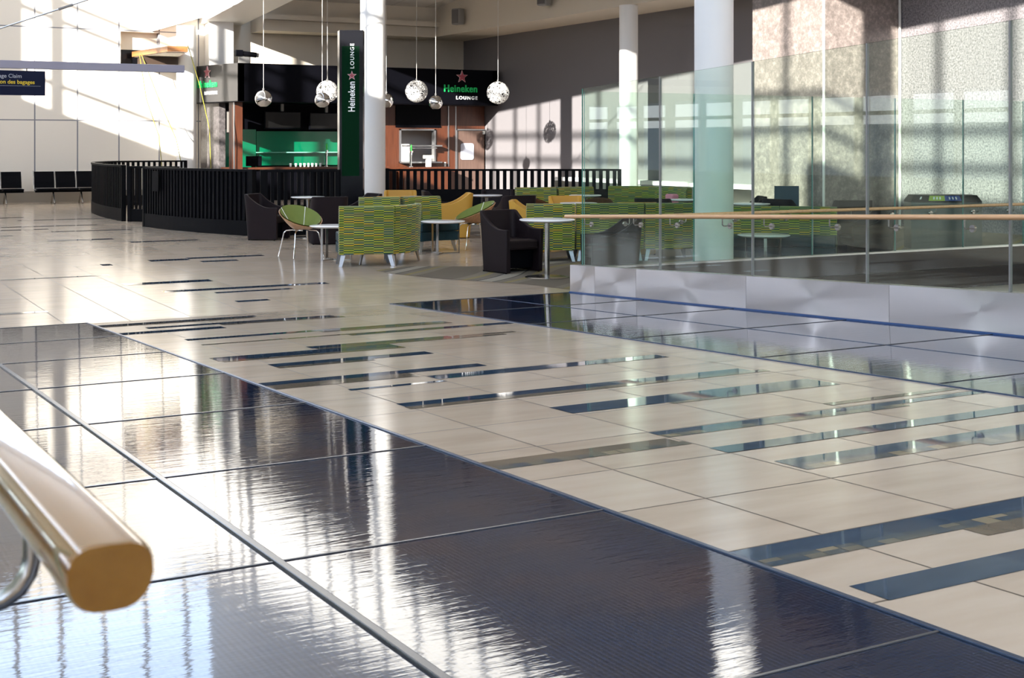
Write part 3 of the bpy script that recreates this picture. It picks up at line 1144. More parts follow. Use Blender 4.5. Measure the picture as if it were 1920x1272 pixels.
# ------------------------------------------------------------------ lounge furniture: tub chairs
def make_tub(m, label, wid=.31, dep=.30, back=.80, arm=.57):
    t = thing('tub_chair', label, 'chair')
    # plan path of the shell from the front of one arm round the back to the other; +X is the open front
    P = []
    nA, nC, nB = 9, 6, 9
    cr_ = .11
    for i in range(nA):
        P.append((dep - (2 * dep - cr_) * i / nA, wid, 0))
    for i in range(nC):
        a = PI / 2 * i / nC
        P.append((-dep + cr_ - cr_ * math.sin(a), wid - cr_ + cr_ * math.cos(a), 0))
    for i in range(nB + 1):
        P.append((-dep, (wid - cr_) * (1 - 2 * i / nB), 0))
    Q = [(x, -y, 0) for x, y, _ in reversed(P[:nA + nC])]
    P += Q

    def height(x, y):
        s = (x + dep) / (2 * dep)                              # 0 at the back, 1 at the arm fronts
        if s < .12:
            return back
        k = max(0.0, 1 - (s - .12) / .62)
        return arm + (back - arm) * k ** 1.9
    n = len(P)
    th = .065
    ob, ot, it, ib = [], [], [], []
    for i, (x, y, _) in enumerate(P):
        a, b = P[max(0, i - 1)], P[min(n - 1, i + 1)]
        d = Vector((b[0] - a[0], b[1] - a[1])).normalized()
        nrm = Vector((-d.y, d.x))                              # points inward
        if nrm.dot(Vector((-x, -y))) < 0:
            nrm = -nrm
        hh = height(x, y)
        tap = .955                                             # narrower at the floor
        lean = -.05 * max(0, (hh - arm) / (back - arm))
        ob.append((x * tap, y * tap, .012))
        ot.append((x + lean, y, hh))
        it.append((x + nrm.x * th * .8 + lean, y + nrm.y * th * .8, hh))
        ib.append((x * tap + nrm.x * th, y * tap + nrm.y * th, .012))
    mid = [tuple(a[j] + (b[j] - a[j]) * .55 for j in range(3)) for a, b in zip(ob, ot)]
    q = M()
    q.grid([ob, mid, ot, it, ib, ob])
    for i in (0, n - 1):
        q.face([ob[i], mid[i], ot[i], it[i], ib[i]])
    q.build('shell', m, t, smooth=True, bevel=.008)
    M().box(-dep + .06, dep - .03, -wid + .062, wid - .062, .30, .43).build('seat_cushion', m, t, bevel=.03)
    M().box(-dep + .06, dep - .14, -wid + .062, wid - .062, .06, .30).build('seat_base', BLACK, t)
    for sx_ in (-1, 1):
        for sy_ in (-1, 1):
            M().cyl((sx_ * (dep - .06), sy_ * (wid - .04)), .014, 0, .02, 10).build('foot', BLACK, t)
    return t


A_R, A_C, A_L, A_F = -28.8, 241.2, 151.2, 61.2                  # facing: picture right, towards camera, picture left, away
used = {}


def put(kind, make, x, y, ang, label, group=None):
    rz = math.radians(ang)
    if kind not in used:
        o = make(label)
        used[kind] = o
        o.location = (x, y, 0)
        o.rotation_euler = (0, 0, rz)
        o['label'] = label
        if group:
            o['group'] = group
        return o
    return copy_tree(used[kind], (x, y, 0), rz, label, group)


dark = lambda l: make_tub(AUB, l)
yel = lambda l: make_tub(YEL, l, .31, .30, .80, .60)
GD, GY_ = 'dark tub chairs of the lounge', 'ochre tub chairs of the lounge'
put('dk', dark, 8.34, 15.20, A_C + 38, 'aubergine tub chair in front, turned to the pedestal table beside it', GD)
put('dk', dark, 8.74, 13.44, A_L + 10, 'dark tub chair just behind the first glass pane, right of the pedestal table', GD)
put('dk', dark, 7.40, 22.38, A_R - 14, 'aubergine tub chair standing against the right end of the slatted bar front', GD)
put('dk', dark, 7.98, 20.98, A_F + 15, 'dark tub chair seen from behind, directly behind the olive shell chair at left', GD)
put('dk', dark, 8.86, 21.75, A_L + 30, 'dark tub chair left of the sunlit column, below the green sign pillar', GD)
put('dk', dark, 10.80, 22.45, A_R + 10, 'dark tub chair half hidden behind the large ochre tub chair', GD)
put('dk', dark, 11.0, 19.95, A_F + 20, 'dark tub chair seen from behind, right of the olive shell chair', GD)
put('dk', dark, 11.9, 22.25, A_C, 'dark tub chair facing out behind the small white table, against the slats', GD)
put('dk', dark, 12.45, 17.75, A_F - 20, 'dark tub chair seen through the glass in front of the back bench sofa', GD)
put('dk', dark, 14.1, 17.55, A_L, 'dark tub chair just right of the broad column, behind a white table', GD)
put('dk', dark, 14.15, 16.5, A_R + 40, 'dark tub chair behind the right sofa with its back rising left', GD)
put('dk', dark, 14.75, 15.75, A_F, 'dark tub chair behind the right sofa, rightmost with a straight back edge', GD)
put('dk', dark, 12.92, 13.48, A_L + 8, 'dark tub chair at the far right end of the right sofa behind two glass panes', GD)
put('yl', yel, 10.46, 21.25, A_L + 8, 'large ochre tub chair in side view behind the low white table', GY_)
put('yl', yel, 10.1, 22.75, A_C + 5, 'ochre tub chair right of the sunlit column, only its back top showing', GY_)
put('yl', yel, 8.95, 20.7, A_F + 25, 'ochre tub chair low behind the green sofa, at the foot of the sunlit column', GY_)
put('yl', yel, 10.22, 17.95, A_R - 5, 'ochre tub chair between the front aubergine chair and the green bench back', GY_)
put('yl', yel, 11.5, 18.9, A_C + 15, 'ochre tub chair behind the white table at the glass edge', GY_)
put('yl', yel, 11.35, 16.75, A_F, 'ochre tub chair behind the glass, its back just above the front bench sofa', GY_)


# ------------------------------------------------------------------ shell chairs on chrome legs
def make_shell(outer, inner, label):
    t = thing('shell_chair', label, 'chair')

    def rim(a):                                                # rim height over the seat pan: front low, back high
        return .045 + .285 * (0.5 - 0.5 * math.cos(a)) ** .9

    def pt(a, r, lift):
        h_ = rim(a)
        R_ = .10 + .20 * r
        bx = -.06 * (0.5 - 0.5 * math.cos(a)) * r
        x = R_ * math.cos(a) * (1.0) + bx + .02
        y = R_ * 1.06 * math.sin(a)
        return (x, y, .415 + h_ * r ** 1.35 + lift)
    n, k = 36, 7
    rows_o = [[pt(2 * PI * i / n, j / k, 0) for i in range(n)] for j in range(k + 1)]
    rows_i = [[(x * .94, y * .94, z + .022) for x, y, z in (pt(2 * PI * i / n, j / k, 0) for i in range(n))] for j in range(k + 1)]
    q = M().grid(rows_o, closed=True)
    q.face(list(reversed(rows_o[0])))
    q.grid([rows_o[-1], [(x * .965, y * .965, z + .006) for x, y, z in rows_o[-1]]], closed=True)
    q.build('seat_shell', outer, t, smooth=True, solid=.006)
    q = M().grid(rows_i, closed=True)
    q.face(rows_i[0])
    q.build('upholstery', inner, t, smooth=True)
    for s in (-1, 1):
        a = PI - s * .75
        M().tube([(x * .93, y * .93, z + .026) for x, y, z in (pt(a, j / 8, 0) for j in range(1, 9))], .004, 6).build('piping', WHITEL, t, smooth=True)
    for sx_ in (-1, 1):
        for sy_ in (-1, 1):
            M().tube([(.08 * sx_, .09 * sy_, .405), (.15 * sx_ + .01, .17 * sy_, .395), (.175 * sx_ + .01, .195 * sy_, .36), (.235 * sx_ + .01, .25 * sy_, .006)], .0085, 8).build('leg', CHROME, t, smooth=True)
    M().cyl((0.01, 0), .12, .398, .412, 20).build('seat_mount', CHROME, t)
    return t


GS = 'shell chairs on chrome legs'
put('so', lambda l: make_shell(TANSH, OLIVE, l), 6.66, 18.62, A_C + 38, 'olive shell chair with tan back left of the green striped sofa', GS)
put('so', None, 9.62, 18.75, A_L + 22, 'olive shell chair seen sideways in front of the ochre tub chair', GS)
put('sb', lambda l: make_shell(BRNSH, BRNSH, l), 11.75, 20.2, A_R + 20, 'brown veneer shell chair poking up behind the front bench sofa', GS)
put('sb', None, 12.25, 19.3, A_F + 10, 'brown veneer shell chair with rounded back right behind the glass edge', GS)
c_ = put('sb', None, 14.15, 18.85, A_F + 30, 'brown shell chair beside the pink pad, left of the broad column', GS)
tt = thing('pink_highlight', 'pink highlight pad standing beside the brown shell chair left of the broad column', 'highlight', (13.62, 18.95, 0))
M().box(-.07, .07, -.12, .12, .42, .80).build('patch', PINK, tt, bevel=.03)  # highlight on the brown shell chair, built as its own pink piece
M().box(-.05, .05, -.10, .10, 0, .42).build('support', GREYM, tt)


# ------------------------------------------------------------------ tables
def make_bistro(r, base_r, label, polem=SATIN):
    t = thing('pedestal_table', label, 'table')
    M().lathe((0, 0, 0), [(0, .705), (r - .03, .705), (r, .722), (r, .730), (r - .006, .735), (0, .735)], 48).build('tabletop', TABLEW, t, smooth=True)
    M().cyl((0, 0), .034, .012, .705, 24).build('post', polem, t, smooth=True)
    M().lathe((0, 0, 0), [(0, 0.001), (base_r, 0.001), (base_r, .008), (base_r - .01, .013), (.04, .02), (0, .02)], 44).build('base_plate', polem, t, smooth=True)
    M().cyl((0, 0), .10, .690, .705, 20).build('top_mount', GREYM, t)
    return t


GT = 'white pedestal tables of the lounge'
put('bt', lambda l: make_bistro(.35, .28, l), 8.36, 14.30, 0, 'white round pedestal table in front, steel base beside the aubergine chair', GT)
put('bt2', lambda l: make_bistro(.30, .24, l), 11.35, 21.65, 0, 'white pedestal table between dark chairs, right of the large ochre chair', GT)
put('bt2', None, 9.83, 21.64, 0, 'white pedestal table top just right of the sunlit column, over the green sofa', GT)
put('bt2', None, 8.16, 22.45, 0, 'white pedestal table at left, beside the slatted fence and dark chairs', GT)
put('bt2', None, 11.12, 18.02, 0, 'white pedestal table behind the front bench sofa at the glass edge', GT)
put('bt2', None, 12.95, 20.75, 0, 'white pedestal table close before the back bench sofa', GT)
put('bt2', None, 13.45, 18.30, 0, 'white pedestal table beside the pink pad, left of the broad column', GT)
put('bt2', None, 13.42, 16.53, 0, 'white pedestal table just right of the broad column above the sofa back', GT)


def make_low(r, h_, label):
    t = thing('side_table', label, 'table')
    M().lathe((0, 0, 0), [(0, h_ - .028), (r - .03, h_ - .028), (r, h_ - .010), (r, h_ - .003), (r - .006, h_), (0, h_)], 48).build('tabletop', TABLEW, t, smooth=True)
    q = r * .74
    for i in range(3):
        a = math.radians(20 + 120 * i)
        cx, cy = q * math.cos(a), q * math.sin(a)
        ax = (math.cos(a), math.sin(a))
        ay = (-math.sin(a), math.cos(a))
        M().obox((cx, cy), ax, ay, .006, .019, 0, h_ - .028).build('leg', SATIN, t)
        M().obox((cx / 2, cy / 2), ax, ay, q / 2, .012, .002, .014).build('floor_bar', SATIN, t)
    return t


GL = 'low white side tables'
put('lt', lambda l: make_low(.34, .50, l), 6.92, 17.98, -50, 'low white side table at left, partly behind the green striped sofa', GL)
put('lt', None, 8.80, 18.22, -35, 'low white side table on three steel legs, between sofa and ochre chair', GL)
put('lt', None, 11.12, 13.44, -25, 'low white side table before the right sofa, behind the glass', GL)


# ------------------------------------------------------------------ sofas: curved or straight runs of upholstered modules
def sofa(label, segs, back_h=.83, seat_side=1, low=.17, group='green striped modular sofas', depth=.62):
    """segs: list of (A, B, bulge) in world plan; the seat lies to the left of A->B (seat_side 1) or right (-1)"""
    cx = sum(s[0][0] + s[1][0] for s in segs) / (2 * len(segs))
    cy = sum(s[0][1] + s[1][1] for s in segs) / (2 * len(segs))
    t = thing('modular_sofa', label, 'sofa', (cx, cy, 0), 0, group)
    u0 = random.random() * 5
    for A, B, bulge in segs:
        A, B = Vector(A), Vector(B)
        d = (B - A)
        L_ = d.length
        d.normalize()
        nrm = Vector((-d.y, d.x)) * seat_side
        N = 12
        line = []
        g_ = .011
        for i in range(N + 1):
            s = i / N
            p = A + d * (g_ + s * (L_ - 2 * g_)) - nrm * (bulge * 4 * s * (1 - s))
            line.append(p)
        th = .13
        rows, uvs = [], []
        zs = [low, .30, .45, .60, .74, back_h - .035, back_h - .008, back_h]
        prof = [(0.02, zs[0]), (0.012, zs[1]), (0.006, zs[2]), (0, zs[3]), (-.006, zs[4]), (-.012, zs[5]), (-.002, zs[6]), (.02, zs[7])]
        prof += [(th * .7, back_h), (th - .02, back_h - .01), (th, back_h - .05), (th + .02, .5), (th + .03, .40), (th + .03, low), (0.02, low)]
        vv = 0
        prev = None
        for off, z in prof:
            if prev:
                vv += math.hypot(off - prev[0], z - prev[1])
            prev = (off, z)
            rows.append([(p.x + nrm.x * off, p.y + nrm.y * off, z) for p in line])
            uvs.append([(u0 + L_ * i / N, vv) for i in range(N + 1)])
        q = M().grid(rows, uv=uvs)
        for i in (0, N):
            q.face([r_[i] for r_ in rows[:-1]], uv=[(u0 + prof[j][0], prof[j][1]) for j in range(len(prof) - 1)])
        u0 += L_ + .037
        q.build('backrest', FABRIC, t, smooth=True, world=True)
        # seat block and cushion
        for nm, z0, z1, i0, i1 in (('seat_base', low, .31, th + .03, depth), ('seat_cushion', .316, .45, th + .03, depth + .015)):
            q = M()
            a_ = [(p.x + nrm.x * i0, p.y + nrm.y * i0) for p in line]
            b_ = [(p.x + nrm.x * i1, p.y + nrm.y * i1) for p in line]
            q.prism(a_ + list(reversed(b_)), z0, z1)
            q.build(nm, TEAL, t, bevel=.018 if nm == 'seat_cushion' else .006, world=True)
        for s, o_ in ((.1, .07), (.9, .07), (.1, depth - .08), (.9, depth - .08)):
            p = line[int(round(s * N))] + nrm * o_
            e_ = d * (.045 if s > .5 else -.045) + nrm * (.03 if o_ > .2 else -.03)
            q = M()
            w2 = d * .022
            w1 = d * .032
            top = [(p.x - w1.x, p.y - w1.y, low + .01), (p.x + w1.x, p.y + w1.y, low + .01), (p.x + w1.x + nrm.x * .02, p.y + w1.y + nrm.y * .02, low + .01), (p.x - w1.x + nrm.x * .02, p.y - w1.y + nrm.y * .02, low + .01)]
            pb = p + e_
            bot = [(pb.x - w2.x, pb.y - w2.y, 0.001), (pb.x + w2.x, pb.y + w2.y, 0.001), (pb.x + w2.x + nrm.x * .014, pb.y + w2.y + nrm.y * .014, 0.001), (pb.x - w2.x + nrm.x * .014, pb.y - w2.y + nrm.y * .014, 0.001)]
            q.grid([bot, top], closed=True)
            q.face(list(reversed(bot)))
            q.face(top)
            q.build('leg', ALU, t, world=True)
    return t


sofa('green striped sofa nearest at left, back to camera, teal seat at left end',
     [((6.56, 16.84), (7.30, 16.62), .03), ((7.30, 16.62), (8.00, 17.28), .10)], .83, 1)
sofa('green striped sofa behind the front left one, teal seat end at its right',
     [((7.84, 19.30), (8.47, 19.10), .02), ((8.47, 19.10), (9.17, 19.2), .05)], .845, -1)
sofa('green striped single bench nearest the pedestal table, back to the camera',
     [((9.16, 16.26), (9.80, 15.96), .0)], .83, 1)
sofa('green striped two-part bench behind the first glass panes, back to the camera',
     [((9.84, 16.02), (10.75, 15.62), .0), ((10.75, 15.62), (11.5, 15.36), .02)], .83, 1)
sofa('green striped back bench before the black slatted fence, left of the curved one',
     [((12.0, 21.75), (12.78, 21.55), .0), ((12.78, 21.55), (13.55, 21.5), .0)], .86, -1)
sofa('green striped curved back sofa seen through the glass, before the slim column',
     [((14.12, 21.72), (14.72, 20.95), .05), ((14.72, 20.95), (14.76, 19.9), .10)], .86, -1)
sofa('green striped sofa facing out at right, behind the low white table and glass',
     [((11.25, 14.52), (11.90, 14.05), .0), ((11.90, 14.05), (12.45, 13.50), .03)], .83, -1)

# ------------------------------------------------------------------ black slatted fences
def resample(path, step):
    P = [Vector(p) for p in path]
    out = []
    for a, b in zip(P[:-1], P[1:]):
        n = max(1, round((b - a).length / step))
        for i in range(n):
            out.append(a + (b - a) * i / n)
    out.append(P[-1])
    return out


def smooth_path(path, n=8):
    P = [Vector(p) for p in path]
    out = []
    for i in range(len(P) - 1):
        p0, p1, p2, p3 = P[max(0, i - 1)], P[i], P[i + 1], P[min(len(P) - 1, i + 2)]
        for k in range(n):
            s = k / n
            out.append(.5 * ((2 * p1) + (p2 - p0) * s + (2 * p0 - 5 * p1 + 4 * p2 - p3) * s * s + (3 * p1 - p0 - 3 * p2 + p3) * s ** 3))
    out.append(P[-1])
    return out


def wallstrip(path, th, z0, z1):
    """closed strip along a plan path; z1 may be a function of the parameter"""
    n = len(path)
    q = M()
    L_, R_ = [], []
    for i, p in enumerate(path):
        d = (path[min(n - 1, i + 1)] - path[max(0, i - 1)]).normalized()
        nn = Vector((-d.y, d.x)) * th / 2
        L_.append(p + nn)
        R_.append(p - nn)
    f0 = z0 if callable(z0) else (lambda s: z0)
    f1 = z1 if callable(z1) else (lambda s: z1)
    rows = []
    for i in range(n):
        s = i / (n - 1)
        a, b = f0(s), f1(s)
        rows.append([(L_[i].x, L_[i].y, a), (R_[i].x, R_[i].y, a), (R_[i].x, R_[i].y, b), (L_[i].x, L_[i].y, b)])
    q.grid(rows, closed=True)
    q.face(list(reversed(rows[0])))
    q.face(rows[-1])
    return q


def fence(label, path, top, pitch, solid=.24, slat=.05, backed=False, curved=True, ends=True):
    pth = smooth_path(path) if curved else [Vector(p) for p in path]
    pth = resample([(p.x, p.y) for p in pth], .12 if curved else .6)
    ft = top if callable(top) else (lambda s: top)
    t = thing('slatted_fence', label, 'fence', (pth[0].x, pth[0].y, 0))
    wallstrip(pth, .09, lambda s: ft(s) - .045, ft).build('top_rail', CHAR, t, world=True)
    wallstrip(pth, .08, 0, solid).build('kick_panel', CHAR, t, world=True)
    if backed:
        wallstrip(pth, .012, solid - .01, lambda s: ft(s) - .04).build('back_panel', BLACK, t, world=True)
    # slats at even pitch along the path
    q = M()
    acc, nxt = 0.0, pitch / 2
    tot = sum((b - a).length for a, b in zip(pth[:-1], pth[1:]))
    for a, b in zip(pth[:-1], pth[1:]):
        seg = (b - a).length
        d = (b - a).normalized()
        nn = (-d.y, d.x)
        while nxt <= acc + seg:
            p = a + d * (nxt - acc)
            q.obox((p.x, p.y), (d.x, d.y), nn, slat / 2, .03, solid - .01, ft(nxt / tot) - .04)
            nxt += pitch
        acc += seg
    q.build('slat_panel', CHAR, t, world=True)
    if ends:
        for i in (0, -1):
            p = pth[i]
            d = (pth[1] - pth[0]) if i == 0 else (pth[-1] - pth[-2])
            d.normalize()
            q = M()
            q.obox((p.x, p.y), (d.x, d.y), (-d.y, d.x), .04, .05, 0, ft(0 if i == 0 else 1) - .002)
            q.build('end_post', CHAR, t, world=True)
    return t


fn = fence('long curved slatted bar front facing the concourse, black, with a solid kick panel', [(6.36, 27.05), (6.60, 25.65), (6.97, 24.4), (7.42, 23.32)], 1.215, .125, .27, .055, backed=True)
q = M()
q.obox((6.44, 26.32), (.16, -.987), (.987, .16), .16, .008, .74, 1.14)
for v in range(len(q.v)):
    x, y, z = q.v[v]
    q.v[v] = (x - .055, y, z)
q.build('blank_notice', CHAR, fn, world=True)
fence('curved black slatted screen at far left, rounding the bar corner', [(6.38, 29.15), (6.36, 31.0), (6.55, 33.2), (7.05, 35.3), (8.0, 36.6), (9.75, 36.75)], 1.22, .15, .27, .06)
wl = thing('screen_backing', 'solid black backing behind the curved slats at far left', 'panel', (6.42, 30, 0))
wallstrip([Vector(p) for p in ((6.43, 29.25), (6.41, 31.0), (6.60, 33.2), (6.9, 34.6))], .012, .02, 1.17).build('backing_sheet', BLACK, wl, world=True)
fence('short black slatted gate between the two curved bar fronts', [(6.50, 29.02), (6.80, 28.70), (7.3, 28.2)], 1.20, .10, .27, .035, curved=False)
fence('black slatted fence running from the bar front back to the green sign pillar', [(7.60, 23.31), (8.2, 23.18), (8.93, 23.0)], 1.205, .12, .55, .06, curved=False)
fence('long black slatted fence behind the lounge, right of the sunlit column', [(11.15, 27.55), (13.2, 26.55), (16.45, 24.9)], 1.115, .155, .66, .08, curved=False)

# ------------------------------------------------------------------ tall sign pillar
t = thing('sign_pillar', 'tall black pillar sign with green lit face and vertical lettering', 'sign', (10.45, 26.2, 0))
px0, py0 = Vector((10.20, 26.35)), Vector((10.72, 26.07))
dx_ = (py0 - px0).normalized()
dn = Vector((-dx_.y, dx_.x))                                    # away from the camera
# corner A is the left front edge
A = Vector((10.27, 26.31))
q = M()
q.prism([(A.x, A.y), (A.x + dx_.x * .50, A.y + dx_.y * .50), (A.x + dx_.x * .50 + dn.x * .30, A.y + dx_.y * .50 + dn.y * .30), (A.x - dx_.x * .08 + dn.x * .30, A.y - dx_.y * .08 + dn.y * .30)], 0, 4.10)
q.build('casing', BLACKG, t, world=True)
fo = Vector((A.x, A.y, 0)) - Vector((dn.x, dn.y, 0)) * .006
X3 = Vector((dx_.x, dx_.y, 0))
N3 = Vector((dn.x, dn.y, 0))
q = M()
P = [fo + X3 * .05, fo + X3 * .42]
q.prism([(P[0].x, P[0].y), (P[1].x, P[1].y), (P[1].x + dn.x * .008, P[1].y + dn.y * .008), (P[0].x + dn.x * .008, P[0].y + dn.y * .008)], 1.0, 3.76)
q.build('green_face', GREENS, t, world=True)
UPZ = Vector((0, 0, 1))
base = fo - N3 * .004
text_mesh('lettering', 'Heineken', .20, WHITEL, t, base + X3 * .325 + UPZ * 2.36, UPZ, -X3, .004, .003, 'LEFT', 1.06, .80)
text_mesh('lettering', 'LOUNGE', .115, WHITEL, t, base + X3 * .31 + UPZ * 3.28, UPZ, -X3, .006, .001, 'LEFT', 1.25)
star('star_rim', PINKL, t, base + X3 * .265 + UPZ * 3.13 - N3 * .002, X3, UPZ, .105, .004)
star('star', REDL, t, base + X3 * .265 + UPZ * 3.13 - N3 * .006, X3, UPZ, .082, .004)

reach(t, .875)

# ------------------------------------------------------------------ bar kiosk
KX0, KX1, KY0, KY1 = 10.78, 18.86, 35.2, 39.75
t = thing('bar_kiosk', 'black bar kiosk with deep sign band, green back wall and brown timber', 'kiosk', ((KX0 + KX1) / 2, 37.4, 0))
q = M()
q.box(KX0, KX1, KY0, KY0 + .18, 2.86, 3.90)
q.box(KX1 - .18, KX1, KY0, KY1, 2.86, 3.90)
q.box(KX0, KX1, KY0 + .02, KY1, 2.84, 2.90)
q.build('sign_band', BLACK, t, world=True)
M().box(KX0 - .01, KX0 + .18, KY0, KY1, 2.86, 3.90).build('sign_band', mat('dark_grey_laminate', (0.04, 0.037, 0.036), 0.5), t, world=True)
YD, XD = Vector((0, -1, 0)), Vector((1, 0, 0))


def kiosk_sign(orig, xd, k=1.0):
    """orig = centre of the sign on the band; xd = reading direction"""
    n = Vector((xd[0], xd[1], 0)).cross(Vector((0, 0, 1)))     # towards the reader
    n = -n if False else n
    o = Vector(orig)
    xd = Vector(xd)
    o1 = o + n * .01
    text_mesh('lettering', 'Heineken', .34 * k, GREENL, t, o1 - xd * .70 * k + UPZ * (-.10 * k), xd, UPZ, .02, .006, 'LEFT', 1.08, .93)
    text_mesh('lettering', 'LOUNGE', .165 * k, WHITEL, t, o1 - xd * .22 * k + UPZ * (-.36 * k), xd, UPZ, .015, .002, 'LEFT', 1.4)
    star('star_rim', PINKL, t, o1 + UPZ * .42 * k, xd, UPZ, .225 * k, .03)
    star('star', REDL, t, o1 + UPZ * .42 * k + n * .03, xd, UPZ, .195 * k, .008)


kiosk_sign((17.62, KY0, 3.32), (1, 0, 0), .86)
kiosk_sign((KX0 - .01, 36.72, 3.36), (0, -1, 0), .80)
# left flank
M().box(KX0 + .32, KX0 + .5, 36.75, 37.75, 0, 2.86).build('side_wall', m_granite('brown_glass_mosaic', (0.085, 0.075, 0.075), .6, 9), t, world=True)
M().box(KX0 + .22, KX0 + .44, 35.75, 36.05, 0, 2.86).build('corner_post', REDW, t, world=True)
M().box(KX0 + .20, KX0 + .225, 35.75, 35.79, 0, 2.86).build('post_trim', ALU, t, world=True)
M().box(KX0 + .5, 15.6, 37.55, 37.6, 0, 2.86).build('rear_wall', BLACK, t, world=True)
# back wall with the green panel
M().box(11.95, 15.3, 37.2, 37.26, 1.05, 2.05).build('green_panel', GREENP, t, world=True)
M().box(11.4, 15.6, 37.27, 37.4, 0, 2.86).build('back_wall', BLACK, t, world=True)
M().box(11.25, 11.9, 37.1, 37.16, 1.0, 2.1).build('green_panel', GREENP, t, world=True)
M().box(11.9, 15.3, 36.98, 37.2, 1.42, 1.445).build('shelf', mat('pale_green_glass', (.2, .55, .4), .1), t, world=True)
# counter
M().box(KX0 + .3, 15.6, 35.9, 36.6, .96, 1.02).build('counter_top', REDW, t, world=True)
M().box(KX0 + .36, 15.6, 36.0, 36.5, 0, .96).build('counter_front', BLACK, t, world=True)
# right half: timber wall with pass-through
WY = 36.4
q = M()
q.box(15.6, 16.15, WY, WY + .12, 0, 2.86)
q.build('timber_wall', REDW, t, world=True)
M().box(16.0, 17.5, WY - .03, WY + .1, 2.18, 2.86).build('shade_panel', BLACK, t, world=True)  # black sheet stands in for the shade under the sign band
q = M()
q.box(16.15, 17.3, WY, WY + .12, 0, 1.14)
q.box(16.15, 17.3, WY, WY + .12, 2.10, 2.86)
q.box(17.3, 17.78, WY, WY + .12, 0, 2.86)
q.box(17.78, 18.02, WY - .02, WY + .12, 0, 2.86)
q.box(18.02, 19.2, WY, WY + .12, 2.14, 2.86)
q.build('timber_wall', REDW, t, world=True)
q = M()
for x in (17.74, 17.99):
    q.box(x, x + .035, WY - .035, WY, 0, 2.86)
q.build('post_trim', ALU, t, world=True)
q = M()
q.box(16.12, 16.17, WY - .05, WY + .14, 1.10, 2.13)
q.box(17.27, 17.32, WY - .05, WY + .14, 1.10, 2.13)
q.box(16.12, 17.32, WY - .05, WY + .14, 2.09, 2.13)
q.box(16.12, 17.42, WY - .30, WY + .2, 1.10, 1.145)
q.box(16.25, 17.42, WY - .30, WY + .1, 1.60, 1.645)
q.box(16.5, 17.25, WY - .28, WY + .1, 1.54, 1.565)
q.build('pass_frame', ALU, t, world=True)
M().box(15.7, 18.8, 37.5, 37.6, 0, 2.8).build('kitchen_wall', WHITE, t, world=True)
q = M()
q.box(18.02, 18.06, WY - .03, WY + .1, 0, 2.14)
q.box(19.14, 19.18, WY - .03, WY + .1, 0, 2.14)
q.box(18.02, 19.18, WY - .03, WY + .1, 2.10, 2.14)
q.build('door_frame', ALU, t, world=True)
dr = M().box(18.07, 19.13, WY + .01, WY + .06, .01, 2.09).build('door', m_wood('grey_brown_laminate', (0.085, 0.05, 0.04), (0.12, 0.075, 0.06), .35, 2), t, world=True)
q = M()
P = []
for cx, cz, a0 in ((18.57, 1.63, 0), (18.26, 1.63, 90), (18.26, 1.26, 180), (18.57, 1.26, 270)):
    for i in range(5):
        a = math.radians(a0 + 22.5 * i)
        P.append((cx + .07 * math.cos(a), cz + .07 * math.sin(a)))
A_ = [(x, WY - .012, z) for x, z in P]
B_ = [(x, WY + .012, z) for x, z in P]
q.face(A_)
q.face(list(reversed(B_)))
q.grid([A_, B_], closed=True)
o = q.build('door_window', mat('pale_grey_pane', (0.50, 0.52, 0.60), 0.12), None)
for v in o.data.vertices:
    v.co -= Vector(t.location)
o.parent = dr
M().box(18.96, 19.14, WY - .05, WY + .01, 1.98, 2.08).build('door_closer', PAPERW, t, world=True)
M().box(17.62, 17.68, WY - .015, WY, .96, 1.12).build('wall_switch', PAPERW, t, world=True)
reach(t, 1.05, 39.74, 19.97, lambda p: Vector((p.x - .25 * max(0, p.y - 36.96), p.y, p.z)) if p.x < 12.2 else p)
KS = 1.05


def far(o):
    o.location = (o.location.x * KS, o.location.y * KS, CAMZ + (o.location.z - CAMZ) * KS)
    return o


# things in the bar
for i, (x0, x1, z0, z1, lab) in enumerate(((11.95, 13.05, 2.12, 2.62, 'left large black television hanging under the bar band'), (13.3, 14.4, 2.10, 2.60, 'right large black television hanging under the bar band'))):
    tv = thing('television', lab, 'television', ((x0 + x1) / 2, 36.5, z0), 0, 'televisions over the bar')
    M().box(x0, x1, 36.46, 36.54, z0, z1).build('housing', BLACK, tv, world=True, bevel=.01)
    M().box(x0 + .03, x1 - .03, 36.452, 36.462, z0 + .03, z1 - .03).build('screen', SCREEN, tv, world=True)
    M().box((x0 + x1) / 2 - .04, (x0 + x1) / 2 + .04, 36.5, 36.58, z1 - .05, 2.835).build('mount', GREYM, tv, world=True)
    reach(tv, KS)
tv = thing('television', 'small television angled in the left side opening of the bar', 'television', (10.98, 37.0, 1.95), 0, 'televisions over the bar')
q = M()
q.obox((11.03, 36.45), (.30, -.954), (.954, .30), .27, .05, 1.98, 2.62)
q.build('housing', BLACK, tv, world=True, bevel=.01)
q = M()
q.obox((10.982, 36.435), (.30, -.954), (.954, .30), .24, .004, 2.01, 2.59)
q.build('screen', mat('dull_grey_screen', (.12, .11, .10), .3), tv, world=True)
q = M()
q.box(11.0, 11.06, 36.42, 36.48, 2.6, 2.835)
q.build('mount', GREYM, tv, world=True)
reach(tv, KS)


